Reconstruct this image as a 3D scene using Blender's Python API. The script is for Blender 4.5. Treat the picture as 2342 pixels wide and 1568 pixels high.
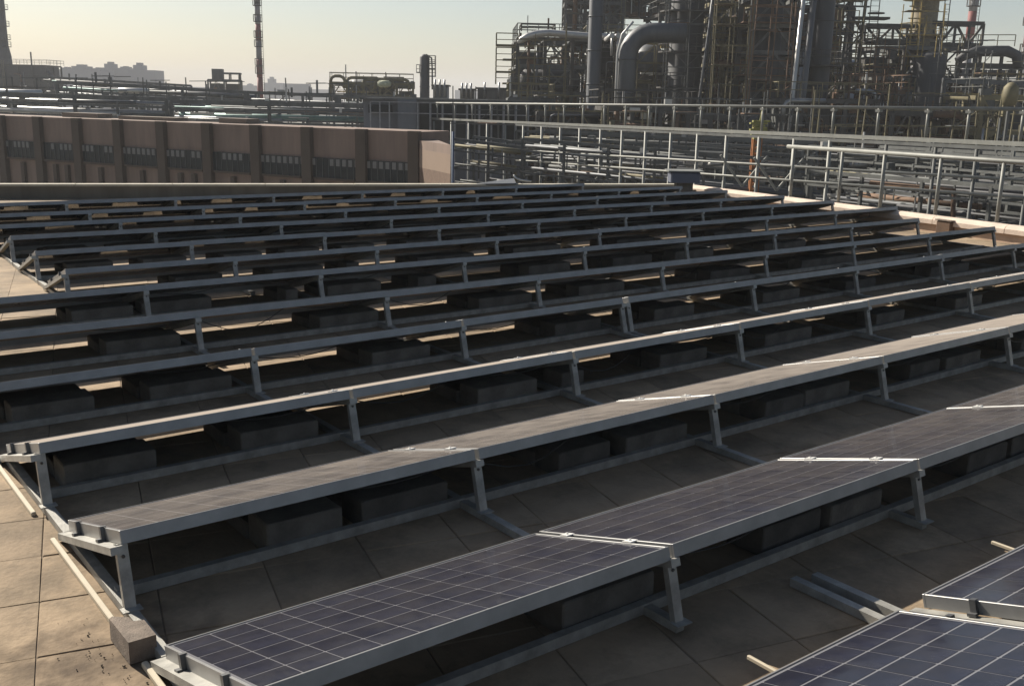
import bpy, math, random
from math import sin, cos, tan, pi, radians
from mathutils import Matrix, Vector, Euler

# ------------------------------------------------------------------ scene, camera, light
for o in list(bpy.data.objects):
    bpy.data.objects.remove(o)
SC = bpy.context.scene
COL = SC.collection

CAM_Z = 2.279
F_PX, PITCH, YAW, ROLL = 2323.07, 0.23512, 0.65508, 0.02036
PW, PH = 2341.0, 1568.0
cd = bpy.data.cameras.new('camera')
cd.sensor_width = 36.0
cd.lens = 36.0 * F_PX / PW
cd.clip_start = 0.05
cd.clip_end = 9000
cam = bpy.data.objects.new('camera', cd)
COL.objects.link(cam)
cam.matrix_world = (Matrix.Translation((0, 0, CAM_Z)) @ Matrix.Rotation(-YAW, 4, 'Z')
                    @ Matrix.Rotation(pi / 2 - PITCH, 4, 'X') @ Matrix.Rotation(ROLL, 4, 'Z'))
SC.camera = cam

SUN_EL = radians(35.4)
SUN_AZ = radians(-12.0)          # from +Y towards +X; the sun stands ahead of the camera, out of frame to the left
W = bpy.data.worlds.new('World')
SC.world = W
W.use_nodes = True
nt = W.node_tree
nt.nodes.clear()
sky = nt.nodes.new('ShaderNodeTexSky')
sky.sky_type = 'NISHITA'
sky.sun_disc = False
sky.sun_elevation = SUN_EL
sky.sun_rotation = SUN_AZ
sky.altitude = 50
sky.air_density = 1.0
sky.dust_density = 1.15
sky.ozone_density = 0.7
bg = nt.nodes.new('ShaderNodeBackground')
bg.inputs['Strength'].default_value = 0.050
wo = nt.nodes.new('ShaderNodeOutputWorld')
nt.links.new(sky.outputs[0], bg.inputs[0])
nt.links.new(bg.outputs[0], wo.inputs[0])

sd = bpy.data.lights.new('sun', 'SUN')
sd.energy = 5.0
sd.angle = radians(0.6)
sd.color = (1.0, 0.93, 0.82)
sun = bpy.data.objects.new('sun', sd)
COL.objects.link(sun)
sdir = Vector((sin(SUN_AZ) * cos(SUN_EL), cos(SUN_AZ) * cos(SUN_EL), sin(SUN_EL)))
sun.rotation_euler = sdir.to_track_quat('Z', 'Y').to_euler()
sun.location = (0, 0, 30)

SC.view_settings.view_transform = 'Standard'
SC.view_settings.look = 'None'
SC.view_settings.exposure = 0.93
SC.view_settings.gamma = 1.0
SC.view_settings.use_curve_mapping = False
SC.cycles.max_bounces = 6
SC.cycles.volume_bounces = 0
SC.cycles.volume_max_steps = 32

rnd = random.Random(7)

# ------------------------------------------------------------------ helpers
def P(px, py, D):
    """World point seen at picture place (px, py of the 2341-wide photo) at depth D metres."""
    a = (px - PW / 2) / F_PX
    b = (py - PH / 2) / F_PX
    cr, sr = cos(ROLL), sin(ROLL)
    u = a * cr + b * sr
    v = -a * sr + b * cr
    cp, sp = cos(PITCH), sin(PITCH)
    yf = cp - v * sp
    z = -sp - v * cp
    x = u
    cy, sy = cos(YAW), sin(YAW)
    return Vector(((x * cy + yf * sy) * D, (-x * sy + yf * cy) * D, CAM_Z + z * D))

def onz(px, py, z):
    d = P(px, py, 1.0) - Vector((0, 0, CAM_Z))
    t = (z - CAM_Z) / d.z
    return Vector((d.x * t, d.y * t, z))

class MB:
    def __init__(s):
        s.v = []; s.f = []; s.sm = []
    def quad(s, a, b, c, d):
        n = len(s.v); s.v += [tuple(a), tuple(b), tuple(c), tuple(d)]; s.f.append((n, n+1, n+2, n+3)); s.sm.append(False)
    def box(s, x0, x1, y0, y1, z0, z1, M=None):
        n = len(s.v)
        c = [(x0,y0,z0),(x1,y0,z0),(x1,y1,z0),(x0,y1,z0),(x0,y0,z1),(x1,y0,z1),(x1,y1,z1),(x0,y1,z1)]
        if M: c = [tuple(M @ Vector(q)) for q in c]
        s.v += c
        for f in ((0,3,2,1),(4,5,6,7),(0,1,5,4),(1,2,6,5),(2,3,7,6),(3,0,4,7)):
            s.f.append(tuple(n + i for i in f)); s.sm.append(False)
    def bevbox(s, x0, x1, y0, y1, z0, z1, b, M=None):
        # box with chamfered top and vertical edges
        n = len(s.v)
        def ring(i, z):
            return [(x0+i+b,y0+i,z),(x1-i-b,y0+i,z),(x1-i,y0+i+b,z),(x1-i,y1-i-b,z),(x1-i-b,y1-i,z),(x0+i+b,y1-i,z),(x0+i,y1-i-b,z),(x0+i,y0+i+b,z)]
        c = ring(0, z0) + ring(0, z1 - b) + ring(b, z1)
        if M: c = [tuple(M @ Vector(q)) for q in c]
        s.v += c
        for k in range(2):
            for i in range(8):
                j = (i + 1) % 8
                s.f.append((n+8*k+i, n+8*k+j, n+8*k+8+j, n+8*k+8+i)); s.sm.append(False)
        s.f.append(tuple(n + 16 + i for i in range(8))); s.sm.append(False)
        s.f.append(tuple(n + 7 - i for i in range(8))); s.sm.append(False)
    def bar(s, p, q, w, h=None, up=(0, 0, 1)):
        h = h or w
        p = Vector(p); q = Vector(q); d = q - p; L = d.length
        if L < 1e-6: return
        d.normalize(); u = Vector(up)
        if abs(d.dot(u)) > 0.98: u = Vector((0, 1, 0))
        sx = d.cross(u).normalized(); uz = sx.cross(d)
        n = len(s.v)
        for e in (p, q):
            for a, b in ((-1,-1),(1,-1),(1,1),(-1,1)):
                s.v.append(tuple(e + sx * (a * w / 2) + uz * (b * h / 2)))
        for f in ((3,2,1,0),(4,5,6,7),(0,1,5,4),(1,2,6,5),(2,3,7,6),(3,0,4,7)):
            s.f.append(tuple(n + i for i in f)); s.sm.append(False)
    def tube(s, pts, r, n=10, cap=True):
        pts = [Vector(p) for p in pts]
        rings = []
        if not isinstance(r, (list, tuple)): r = [r] * len(pts)
        pu = None
        for i, p in enumerate(pts):
            if i == 0: d = pts[1] - p
            elif i == len(pts) - 1: d = p - pts[i-1]
            else: d = (pts[i+1] - p).normalized() + (p - pts[i-1]).normalized()
            d = d.normalized() if d.length > 1e-9 else Vector((0, 0, 1))
            u = pu if pu is not None else (Vector((0,0,1)) if abs(d.z) < .9 else Vector((1,0,0)))
            u = (u - d * u.dot(d)).normalized(); pu = u
            w = d.cross(u)
            b = len(s.v); rings.append(b)
            for k in range(n):
                a = 2 * pi * k / n
                s.v.append(tuple(p + (u * cos(a) + w * sin(a)) * r[i]))
        for a, b in zip(rings, rings[1:]):
            for k in range(n):
                j = (k + 1) % n
                s.f.append((a + k, a + j, b + j, b + k)); s.sm.append(True)
        if cap:
            s.f.append(tuple(rings[0] + n - 1 - k for k in range(n))); s.sm.append(False)
            s.f.append(tuple(rings[-1] + k for k in range(n))); s.sm.append(False)
    def lathe(s, prof, n=20, c=(0, 0)):
        b0 = len(s.v)
        for r, z in prof:
            for k in range(n):
                a = 2 * pi * k / n
                s.v.append((c[0] + r * cos(a), c[1] + r * sin(a), z))
        for i in range(len(prof) - 1):
            for k in range(n):
                j = (k + 1) % n
                s.f.append((b0+i*n+k, b0+i*n+j, b0+(i+1)*n+j, b0+(i+1)*n+k)); s.sm.append(True)
        s.f.append(tuple(b0 + n - 1 - k for k in range(n))); s.sm.append(False)
        s.f.append(tuple(b0 + (len(prof)-1)*n + k for k in range(n))); s.sm.append(False)
    def mesh(s, name, mat):
        me = bpy.data.meshes.new(name)
        me.from_pydata(s.v, [], s.f)
        me.polygons.foreach_set('use_smooth', s.sm)
        me.materials.append(mat)
        me.update()
        return me

def link(name, me, parent=None, M=None, kind=None, label=None):
    o = bpy.data.objects.new(name, me)
    COL.objects.link(o)
    if parent: o.parent = parent
    if M is not None: o.matrix_local = M
    if kind: o['kind'] = kind
    if label: o['label'] = label
    return o
def build(mb, name, mat, parent=None, M=None, kind=None, label=None):
    if not mb.f: return None
    return link(name, mb.mesh(name, mat), parent, M, kind, label)
def tag(o, label, cat, group=None):
    o['label'] = label; o['category'] = cat
    if group: o['group'] = group
    return o
def thing(name, label, cat, loc=(0, 0, 0), rz=0.0, group=None):
    o = bpy.data.objects.new(name, None)
    COL.objects.link(o)
    o.empty_display_size = 0.2
    o.matrix_world = Matrix.Translation(loc) @ Matrix.Rotation(rz, 4, 'Z')
    return tag(o, label, cat, group)
ORD = ['first','second','third','fourth','fifth','sixth','seventh','eighth','ninth','tenth','eleventh','twelfth','thirteenth']

# ------------------------------------------------------------------ materials
def mat(name, col, rough=0.6, metal=0.0, var=0.25, scale=4.0, bump=0.0, col2=None, coat=0.0, spec=0.5, island=0.0, detail=6.0):
    m = bpy.data.materials.new(name)
    m.use_nodes = True
    t = m.node_tree; n = t.nodes; L = t.links
    b = n['Principled BSDF']
    b.inputs['Roughness'].default_value = rough
    b.inputs['Metallic'].default_value = metal
    b.inputs['Specular IOR Level'].default_value = spec
    b.inputs['Coat Weight'].default_value = coat
    tc = n.new('ShaderNodeTexCoord')
    nz = n.new('ShaderNodeTexNoise'); nz.inputs['Scale'].default_value = scale; nz.inputs['Detail'].default_value = detail
    nz.inputs['Roughness'].default_value = 0.65
    L.new(tc.outputs['Object'], nz.inputs['Vector'])
    rp = n.new('ShaderNodeValToRGB')
    c2 = col2 or tuple(c * (1 - var) for c in col)
    c1 = col if col2 else tuple(min(1, c * (1 + var)) for c in col)
    rp.color_ramp.elements[0].position = 0.32; rp.color_ramp.elements[0].color = (*c2, 1)
    rp.color_ramp.elements[1].position = 0.68; rp.color_ramp.elements[1].color = (*c1, 1)
    L.new(nz.outputs[0], rp.inputs[0])
    out = rp.outputs[0]
    if island > 0:
        g = n.new('ShaderNodeNewGeometry')
        oi = n.new('ShaderNodeObjectInfo')
        ad = n.new('ShaderNodeMath'); ad.operation = 'ADD'
        L.new(g.outputs['Random Per Island'], ad.inputs[0]); L.new(oi.outputs['Random'], ad.inputs[1])
        fr = n.new('ShaderNodeMath'); fr.operation = 'FRACT'; L.new(ad.outputs[0], fr.inputs[0])
        mr = n.new('ShaderNodeMapRange'); mr.inputs[3].default_value = 1 - island; mr.inputs[4].default_value = 1 + island
        L.new(fr.outputs[0], mr.inputs[0])
        mx = n.new('ShaderNodeVectorMath'); mx.operation = 'SCALE'
        L.new(out, mx.inputs[0]); L.new(mr.outputs[0], mx.inputs['Scale'])
        out = mx.outputs[0]
    L.new(out, b.inputs['Base Color'])
    if bump > 0:
        n2 = n.new('ShaderNodeTexNoise'); n2.inputs['Scale'].default_value = scale * 9; n2.inputs['Detail'].default_value = 4
        L.new(tc.outputs['Object'], n2.inputs['Vector'])
        bp = n.new('ShaderNodeBump'); bp.inputs['Strength'].default_value = bump; bp.inputs['Distance'].default_value = 0.01
        L.new(n2.outputs[0], bp.inputs['Height']); L.new(bp.outputs[0], b.inputs['Normal'])
    return m

M_ALU = mat('galvanised_rail', (0.28, 0.27, 0.24), 0.5, 0.25, 0.28, 9, 0.12)
M_FRAME = mat('anodised_frame', (0.215, 0.212, 0.205), 0.42, 0.4, 0.16, 4)
M_CLAMP = mat('dark_clamp', (0.10, 0.10, 0.10), 0.5, 0.6)
M_CLIP = mat('bright_mid_clamp', (0.75, 0.73, 0.68), 0.4, 0.4)
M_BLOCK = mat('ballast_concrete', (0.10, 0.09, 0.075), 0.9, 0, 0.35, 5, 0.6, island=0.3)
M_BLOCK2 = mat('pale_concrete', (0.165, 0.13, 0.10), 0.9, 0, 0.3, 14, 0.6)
M_SLAB = mat('roof_screed', (0.15, 0.112, 0.078), 0.95, 0, 0.3, 2)
M_COPING = mat('coping_render', (0.55, 0.44, 0.35), 0.8, 0, 0.14, 3, 0.3)
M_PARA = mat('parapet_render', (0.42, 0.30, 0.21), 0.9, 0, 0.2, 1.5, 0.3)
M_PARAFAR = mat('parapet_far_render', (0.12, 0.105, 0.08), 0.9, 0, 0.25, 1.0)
M_POST = mat('rail_paint', (0.185, 0.185, 0.165), 0.6, 0.2, 0.15, 3)
M_TRUNK = mat('cream_trunking', (0.42, 0.36, 0.26), 0.6, 0, 0.08, 9)
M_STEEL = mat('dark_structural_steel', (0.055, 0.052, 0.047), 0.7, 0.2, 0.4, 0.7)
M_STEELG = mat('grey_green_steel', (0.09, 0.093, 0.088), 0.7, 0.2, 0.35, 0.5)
M_RUST = mat('rusty_steel', (0.12, 0.07, 0.04), 0.8, 0.1, 0.4, 1.2)
M_OLIVE = mat('olive_scaffold', (0.14, 0.12, 0.065), 0.7, 0.2, 0.35, 1.0)
M_YEL = mat('yellow_paint', (0.24, 0.17, 0.045), 0.6, 0, 0.3, 2)
M_SILVER = mat('silver_cladding', (0.25, 0.25, 0.245), 0.42, 0.75, 0.15, 1.5)
M_GREYPIPE = mat('grey_cladding', (0.085, 0.088, 0.092), 0.55, 0.4, 0.2, 0.8)
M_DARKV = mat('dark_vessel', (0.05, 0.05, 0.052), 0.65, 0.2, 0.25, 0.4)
M_WHITEP = mat('white_cladding', (0.42, 0.41, 0.385), 0.4, 0.4, 0.1, 1)
M_RED = mat('stack_red', (0.17, 0.035, 0.03), 0.7, 0, 0.2, 0.5)
M_STACKW = mat('stack_white', (0.20, 0.19, 0.19), 0.7, 0, 0.12, 0.5)
M_BROWN = mat('building_brown', (0.19, 0.135, 0.105), 0.9, 0, 0.2, 0.5)
M_BROWND = mat('building_pilaster', (0.075, 0.055, 0.04), 0.9, 0, 0.12, 0.35)
M_BEIGE = mat('building_beige', (0.22, 0.155, 0.11), 0.9, 0, 0.1, 0.35)
M_WIN = mat('window_glass', (0.018, 0.022, 0.024), 0.35, 0, 0.3, 1, spec=0.15)
M_BLIND = mat('window_blind', (0.16, 0.155, 0.145), 0.8, 0, 0.15, 1)
M_GROUND = mat('plant_ground', (0.16, 0.15, 0.13), 0.95, 0, 0.3, 0.03)
M_GBLD = mat('grey_plant_wall', (0.13, 0.14, 0.155), 0.8, 0, 0.15, 0.15)
M_CITY = mat('city_facade', (0.14, 0.14, 0.16), 0.9, 0, 0.1, 0.02)
M_TEAL = mat('teal_pipe', (0.14, 0.23, 0.21), 0.5, 0.3, 0.2, 0.8)
M_BLUE = mat('blue_tarpaulin', (0.08, 0.09, 0.12), 0.6, 0, 0.2, 1)
M_SKYBLUE = mat('blue_paint', (0.04, 0.07, 0.13), 0.6, 0, 0.2, 1)

for m_ in (M_GREYPIPE, M_DARKV, M_WHITEP, M_STEEL, M_STEELG, M_GBLD, M_BROWN, M_STACKW, M_PARAFAR):
    t_ = m_.node_tree; nz_ = [q for q in t_.nodes if q.type == 'TEX_NOISE'][0]
    tc_ = [q for q in t_.nodes if q.type == 'TEX_COORD'][0]
    mp_ = t_.nodes.new('ShaderNodeMapping'); mp_.inputs['Scale'].default_value = (2.2, 2.2, 0.3)
    t_.links.new(tc_.outputs['Object'], mp_.inputs[0]); t_.links.new(mp_.outputs[0], nz_.inputs['Vector'])

def paver_mat():
    m = mat('roof_paver', (0.255, 0.186, 0.116), 0.92, 0, 0.2, 3.2, 0.5, island=0.13)
    t = m.node_tree; n = t.nodes; L = t.links
    b = n['Principled BSDF']
    src = b.inputs['Base Color'].links[0].from_socket
    g = n.new('ShaderNodeNewGeometry')
    nz = n.new('ShaderNodeTexNoise'); nz.inputs['Scale'].default_value = 1.3; nz.inputs['Detail'].default_value = 9; nz.inputs['Roughness'].default_value = 0.72
    L.new(g.outputs['Position'], nz.inputs['Vector'])
    rp = n.new('ShaderNodeValToRGB')
    rp.color_ramp.elements[0].position = 0.36; rp.color_ramp.elements[0].color = (0.42, 0.42, 0.40, 1)
    rp.color_ramp.elements[1].position = 0.53; rp.color_ramp.elements[1].color = (1, 1, 1, 1)
    L.new(nz.outputs[0], rp.inputs[0])
    mx = n.new('ShaderNodeMix'); mx.data_type = 'RGBA'; mx.blend_type = 'MULTIPLY'; mx.inputs[0].default_value = 0.75
    L.new(src, mx.inputs[6]); L.new(rp.outputs[0], mx.inputs[7])
    # grime patch round the broken block, and a darker damp stain near the bottom left
    last = mx.outputs[2]
    for (cx, cy, rad, dark) in ((1.0, 4.02, .45, (.22, .19, .16, 1)), (.55, 4.25, .30, (.55, .52, .46, 1)), (.2, 5.1, .5, (.72, .7, .66, 1))):
        vd = n.new('ShaderNodeVectorMath'); vd.operation = 'DISTANCE'; vd.inputs[1].default_value = (cx, cy, RZ)
        L.new(g.outputs['Position'], vd.inputs[0])
        ns = n.new('ShaderNodeTexNoise'); ns.inputs['Scale'].default_value = 7; ns.inputs['Detail'].default_value = 8
        L.new(g.outputs['Position'], ns.inputs['Vector'])
        ma = n.new('ShaderNodeMath'); ma.operation = 'MULTIPLY_ADD'; ma.inputs[1].default_value = 1.1; L.new(ns.outputs[0], ma.inputs[0]); L.new(vd.outputs['Value'], ma.inputs[2])
        mr = n.new('ShaderNodeMapRange'); mr.inputs[1].default_value = .40 + rad * .4; mr.inputs[2].default_value = .62 + rad; mr.inputs[3].default_value = .85; mr.inputs[4].default_value = 0
        L.new(ma.outputs[0], mr.inputs[0])
        m2 = n.new('ShaderNodeMix'); m2.data_type = 'RGBA'; m2.blend_type = 'MULTIPLY'; m2.inputs[7].default_value = dark
        L.new(mr.outputs[0], m2.inputs[0]); L.new(last, m2.inputs[6]); last = m2.outputs[2]
    L.new(last, b.inputs['Base Color'])
    return m
RZ = -0.045
M_PAVER = paver_mat()

def glass_coat(m, tint, rough=0.09):
    b = m.node_tree.nodes['Principled BSDF']
    b.inputs['IOR'].default_value = 1.16
    b.inputs['Sheen Weight'].default_value = 0.0
    b.inputs['Sheen Roughness'].default_value = 0.17
    b.inputs['Sheen Tint'].default_value = (*tint, 1)
    b.inputs['Roughness'].default_value = rough
def dusty(m):
    t = m.node_tree; n = t.nodes; L = t.links; b = n['Principled BSDF']
    src = b.inputs['Base Color'].links[0].from_socket
    g = n.new('ShaderNodeNewGeometry')
    mp = n.new('ShaderNodeMapping'); mp.inputs['Scale'].default_value = (1.0, 0.35, 1.0); L.new(g.outputs['Position'], mp.inputs[0])
    nz = n.new('ShaderNodeTexNoise'); nz.inputs['Scale'].default_value = 9; nz.inputs['Detail'].default_value = 10; nz.inputs['Roughness'].default_value = 0.7
    L.new(mp.outputs[0], nz.inputs['Vector'])
    mr = n.new('ShaderNodeMapRange'); mr.inputs[1].default_value = .4; mr.inputs[2].default_value = .75; mr.inputs[3].default_value = 0.02; mr.inputs[4].default_value = 0.11
    L.new(nz.outputs[0], mr.inputs[0])
    mx = n.new('ShaderNodeMix'); mx.data_type = 'RGBA'; mx.inputs[7].default_value = (.13, .12, .105, 1)
    L.new(mr.outputs[0], mx.inputs[0]); L.new(src, mx.inputs[6]); L.new(mx.outputs[2], b.inputs['Base Color'])
    m2 = n.new('ShaderNodeMapRange'); m2.inputs[1].default_value = .35; m2.inputs[2].default_value = .75; m2.inputs[3].default_value = 0.05; m2.inputs[4].default_value = 0.2
    L.new(nz.outputs[0], m2.inputs[0]); L.new(m2.outputs[0], b.inputs['Roughness'])
def cell_mat():
    m = mat('silicon_cell', (0.010, 0.012, 0.023), 0.16, 0, 0.3, 5, island=0.12)
    glass_coat(m, (1.0, 0.80, 0.62))
    return m
M_CELL = cell_mat()
M_BACK = mat('cell_backsheet', (0.14, 0.14, 0.15), 0.16, 0, 0.05, 3)
glass_coat(M_BACK, (1.0, 0.86, 0.72))
PL, PWD = 1.96, 0.99
NCX, NCY = 12, 6
CX, CY = (PL - 0.05) / NCX, (PWD - 0.05) / NCY
def laminate_mat():
    # whole laminate for panels seen too flat to tell the cells apart: cell grid printed under the glass
    m = bpy.data.materials.new('laminate_far'); m.use_nodes = True
    t = m.node_tree; n = t.nodes; L = t.links; b = n['Principled BSDF']
    tc = n.new('ShaderNodeTexCoord'); sp = n.new('ShaderNodeSeparateXYZ'); L.new(tc.outputs['Object'], sp.inputs[0])
    outs = []
    for ax, c in (('X', CX), ('Y', CY)):
        a = n.new('ShaderNodeMath'); a.operation = 'SUBTRACT'; a.inputs[1].default_value = 0.025; L.new(sp.outputs[ax], a.inputs[0])
        d = n.new('ShaderNodeMath'); d.operation = 'DIVIDE'; d.inputs[1].default_value = c; L.new(a.outputs[0], d.inputs[0])
        f = n.new('ShaderNodeMath'); f.operation = 'FRACT'; L.new(d.outputs[0], f.inputs[0])
        s = n.new('ShaderNodeMath'); s.operation = 'SUBTRACT'; s.inputs[1].default_value = 0.5; L.new(f.outputs[0], s.inputs[0])
        ab = n.new('ShaderNodeMath'); ab.operation = 'ABSOLUTE'; L.new(s.outputs[0], ab.inputs[0])
        outs.append(ab)
    mxm = n.new('ShaderNodeMath'); mxm.operation = 'MAXIMUM'; L.new(outs[0].outputs[0], mxm.inputs[0]); L.new(outs[1].outputs[0], mxm.inputs[1])
    g = n.new('ShaderNodeMath'); g.operation = 'GREATER_THAN'; g.inputs[1].default_value = 0.478; L.new(mxm.outputs[0], g.inputs[0])
    mx = n.new('ShaderNodeMix'); mx.data_type = 'RGBA'
    mx.inputs[6].default_value = (0.010, 0.012, 0.023, 1); mx.inputs[7].default_value = (0.14, 0.14, 0.15, 1)
    L.new(g.outputs[0], mx.inputs[0]); L.new(mx.outputs[2], b.inputs['Base Color'])
    glass_coat(m, (1.0, 0.80, 0.62))
    return m
M_LAM = laminate_mat()
for m_ in (M_CELL, M_LAM): dusty(m_)
def dust_glare(m):
    # thin dust layer on the glass, steepened at flat views to imitate sun glare
    t = m.node_tree; n = t.nodes; L = t.links; b = n['Principled BSDF']; out = [q for q in n if q.type == 'OUTPUT_MATERIAL'][0]
    g = n.new('ShaderNodeNewGeometry')
    d = n.new('ShaderNodeVectorMath'); d.operation = 'DOT_PRODUCT'; L.new(g.outputs['Incoming'], d.inputs[0]); L.new(g.outputs['Normal'], d.inputs[1])
    sq = n.new('ShaderNodeMath'); sq.operation = 'POWER'; sq.inputs[1].default_value = 2.6
    ab = n.new('ShaderNodeMath'); ab.operation = 'ABSOLUTE'; L.new(d.outputs['Value'], ab.inputs[0]); L.new(ab.outputs[0], sq.inputs[0])
    nz = n.new('ShaderNodeTexNoise'); nz.inputs['Scale'].default_value = 5; nz.inputs['Detail'].default_value = 9; L.new(g.outputs['Position'], nz.inputs['Vector'])
    k = n.new('ShaderNodeMapRange'); k.inputs[1].default_value = .3; k.inputs[2].default_value = .7; k.inputs[3].default_value = -.00055; k.inputs[4].default_value = -.00125; L.new(nz.outputs[0], k.inputs[0])
    dv = n.new('ShaderNodeMath'); dv.operation = 'DIVIDE'; L.new(k.outputs[0], dv.inputs[0]); L.new(sq.outputs[0], dv.inputs[1])
    ex = n.new('ShaderNodeMath'); ex.operation = 'EXPONENT'; L.new(dv.outputs[0], ex.inputs[0])
    df = n.new('ShaderNodeBsdfDiffuse'); df.inputs[0].default_value = (.27, .235, .20, 1)
    mx = n.new('ShaderNodeMixShader'); L.new(ex.outputs[0], mx.inputs[0]); L.new(df.outputs[0], mx.inputs[1]); L.new(b.outputs[0], mx.inputs[2]); L.new(mx.outputs[0], out.inputs[0])
for m_ in (M_CELL, M_LAM, M_BACK): dust_glare(m_)

# ------------------------------------------------------------------ ground, haze, our roof
GZ = -9.0
g = MB(); g.quad((-2900, -2900, GZ), (2900, -2900, GZ), (2900, 2900, GZ), (-2900, 2900, GZ))
build(g, 'ground', M_GROUND, kind='structure')

hz = MB(); hz.box(-3000, 3000, -3000, 3000, GZ - 1, 62)
hm = bpy.data.materials.new('haze_air'); hm.use_nodes = True
hn = hm.node_tree; hn.nodes.clear()
pv = hn.nodes.new('ShaderNodeVolumePrincipled')
pv.inputs['Color'].default_value = (0.90, 0.90, 0.90, 1)
pv.inputs['Density'].default_value = 0.00046
pv.inputs['Anisotropy'].default_value = 0.0
ho = hn.nodes.new('ShaderNodeOutputMaterial')
hn.links.new(pv.outputs[0], ho.inputs['Volume'])
build(hz, 'haze', hm, kind='stuff')

RZ = -0.045      # top of the roof pavers; z = 0 is the top of the base rails
# parapet lines
PR0, PR1 = Vector((17.35, 3.0)), Vector((19.35, 18.1))
PF0, PF1 = PR1, Vector((-7.0, 29.6))
roof = MB()
pts = [(-9, -6), (16.2, -6), (17.35, 3.0), (19.35, 18.1), (-7.0, 29.6), (-9, 29.6)]
n0 = len(pts)
roof.v = [(x, y, RZ - 0.009) for x, y in pts] + [(x, y, RZ - 0.5) for x, y in pts]
roof.f = [tuple(range(n0)), tuple(range(2 * n0 - 1, n0 - 1, -1))] + [(i, i + n0, (i + 1) % n0 + n0, (i + 1) % n0) for i in range(n0)]
roof.sm = [False] * len(roof.f)
roof_o = build(roof, 'roof', M_SLAB, kind='structure')

# pavers, on the building's own grid
TA = -0.25; TS = 0.52; TG = 0.0045
ct, st = cos(TA), sin(TA)
def inside(x, y):
    if x < -4.5 or y < 0.2: return False
    e = PR1 - PR0
    if (x - PR0.x) * e.y - (y - PR0.y) * e.x > -0.36: return False
    e = PF1 - PF0
    if (x - PF0.x) * e.y - (y - PF0.y) * e.x > -0.36: return False
    return True
tiles = []
for i in range(-30, 60):
    for j in range(-30, 70):
        a, b = (i + 0.5) * TS - 0.303, (j + 0.5) * TS + 4.32 - 8 * TS
        x = a * ct - b * st; y = a * st + b * ct
        if inside(x, y):
            # visible bare roof on the left first, then nearest
            dx, dy = x * sin(YAW) + y * cos(YAW), x * cos(YAW) - y * sin(YAW)
            vis = dx > 1.5 and abs(dy) < dx * 0.56
            tiles.append((0 if vis else 1, dx * dx + dy * dy, x, y))
tiles.sort()
pave = MB(); pave.bevbox(-TS/2 + TG/2, TS/2 - TG/2, -TS/2 + TG/2, TS/2 - TG/2, -0.035, 0, 0.004)
pave_me = pave.mesh('paving_slab', M_PAVER)
rest = MB()
for k, (v, d, x, y) in enumerate(tiles):
    M = (Matrix.Translation((x, y, RZ + rnd.uniform(-0.004, 0.0))) @ Matrix.Rotation(TA + rnd.uniform(-.006, .006), 4, 'Z')
         @ Matrix.Rotation(rnd.uniform(-.005, .005), 4, 'X'))
    if k < 300: link('paving_slab', pave_me, roof_o, M)
    else: rest.box(-TS/2 + TG/2, TS/2 - TG/2, -TS/2 + TG/2, TS/2 - TG/2, -0.035, 0, M)
build(rest, 'paving_slabs', M_PAVER, roof_o, kind='stuff')

# host building walls below the roof
hw = MB()
for (a, b) in (((-9, -6), (16.2, -6)), ((16.2, -6), (17.35, 3)), ((17.35, 3), (19.35, 18.1)), ((19.35, 18.1), (-7, 29.6)), ((-7, 29.6), (-9, -6))):
    hw.bar((a[0], a[1], (GZ + RZ - .5) / 2), (b[0], b[1], (GZ + RZ - .5) / 2), 0.3, abs(GZ - RZ) - .5)
tag(build(hw, 'building_walls', M_BROWN), 'brown walls of the building under the panel roof', 'building')

# parapets with coping stones
def parapet(name, label, a, b, top, mat_w, mat_c, seg, cw, ch, group=None, round_=True):
    a = Vector(a); b = Vector(b); d = (b - a); L = d.length; ang = math.atan2(d.y, d.x)
    t = thing(name, label, 'parapet', (a.x, a.y, RZ - 0.03), ang)
    base = RZ - 0.03
    w = MB(); w.box(0, L, -0.10, 0.10, 0, top - ch - base); build(w, 'wall', mat_w, t)
    n = max(1, int(L / seg)); s = L / n
    c = MB()
    if round_:
        prof = [(-cw/2, 0), (-cw/2, ch*.55), (-cw*.36, ch*.88), (-cw*.15, ch), (cw*.15, ch), (cw*.36, ch*.88), (cw/2, ch*.55), (cw/2, 0)]
    else:
        prof = [(-cw/2, 0), (-cw/2, ch), (cw/2, ch), (cw/2, 0)]
    m = len(prof)
    for xx in (0.006, s - 0.006):
        for y, z in prof: c.v.append((xx, y, z))
    for k in range(m):
        j = (k + 1) % m
        c.f.append((k, j, m + j, m + k)); c.sm.append(False)
    c.f.append(tuple(range(m - 1, -1, -1))); c.f.append(tuple(range(m, 2 * m))); c.sm += [False, False]
    me = c.mesh('coping_stone', mat_c)
    for k in range(n):
        link('coping_stone', me, t, Matrix.Translation((k * s, rnd.uniform(-.004, .004), top - ch - base + rnd.uniform(0, .004))))
    return t
parapet('parapet', 'low roof parapet with rounded cream coping below the guard railing on the right', PR0, PR1, 0.27, M_PARA, M_COPING, 1.5, 0.34, 0.15)
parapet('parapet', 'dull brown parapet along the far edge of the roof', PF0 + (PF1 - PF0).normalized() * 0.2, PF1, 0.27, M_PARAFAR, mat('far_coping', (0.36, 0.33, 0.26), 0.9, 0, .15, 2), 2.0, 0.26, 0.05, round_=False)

def on_par(y, off=0.0):
    t = (y - PR0.y) / (PR1.y - PR0.y)
    p = PR0 + (PR1 - PR0) * t
    return Vector((p.x + off, p.y))

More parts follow.
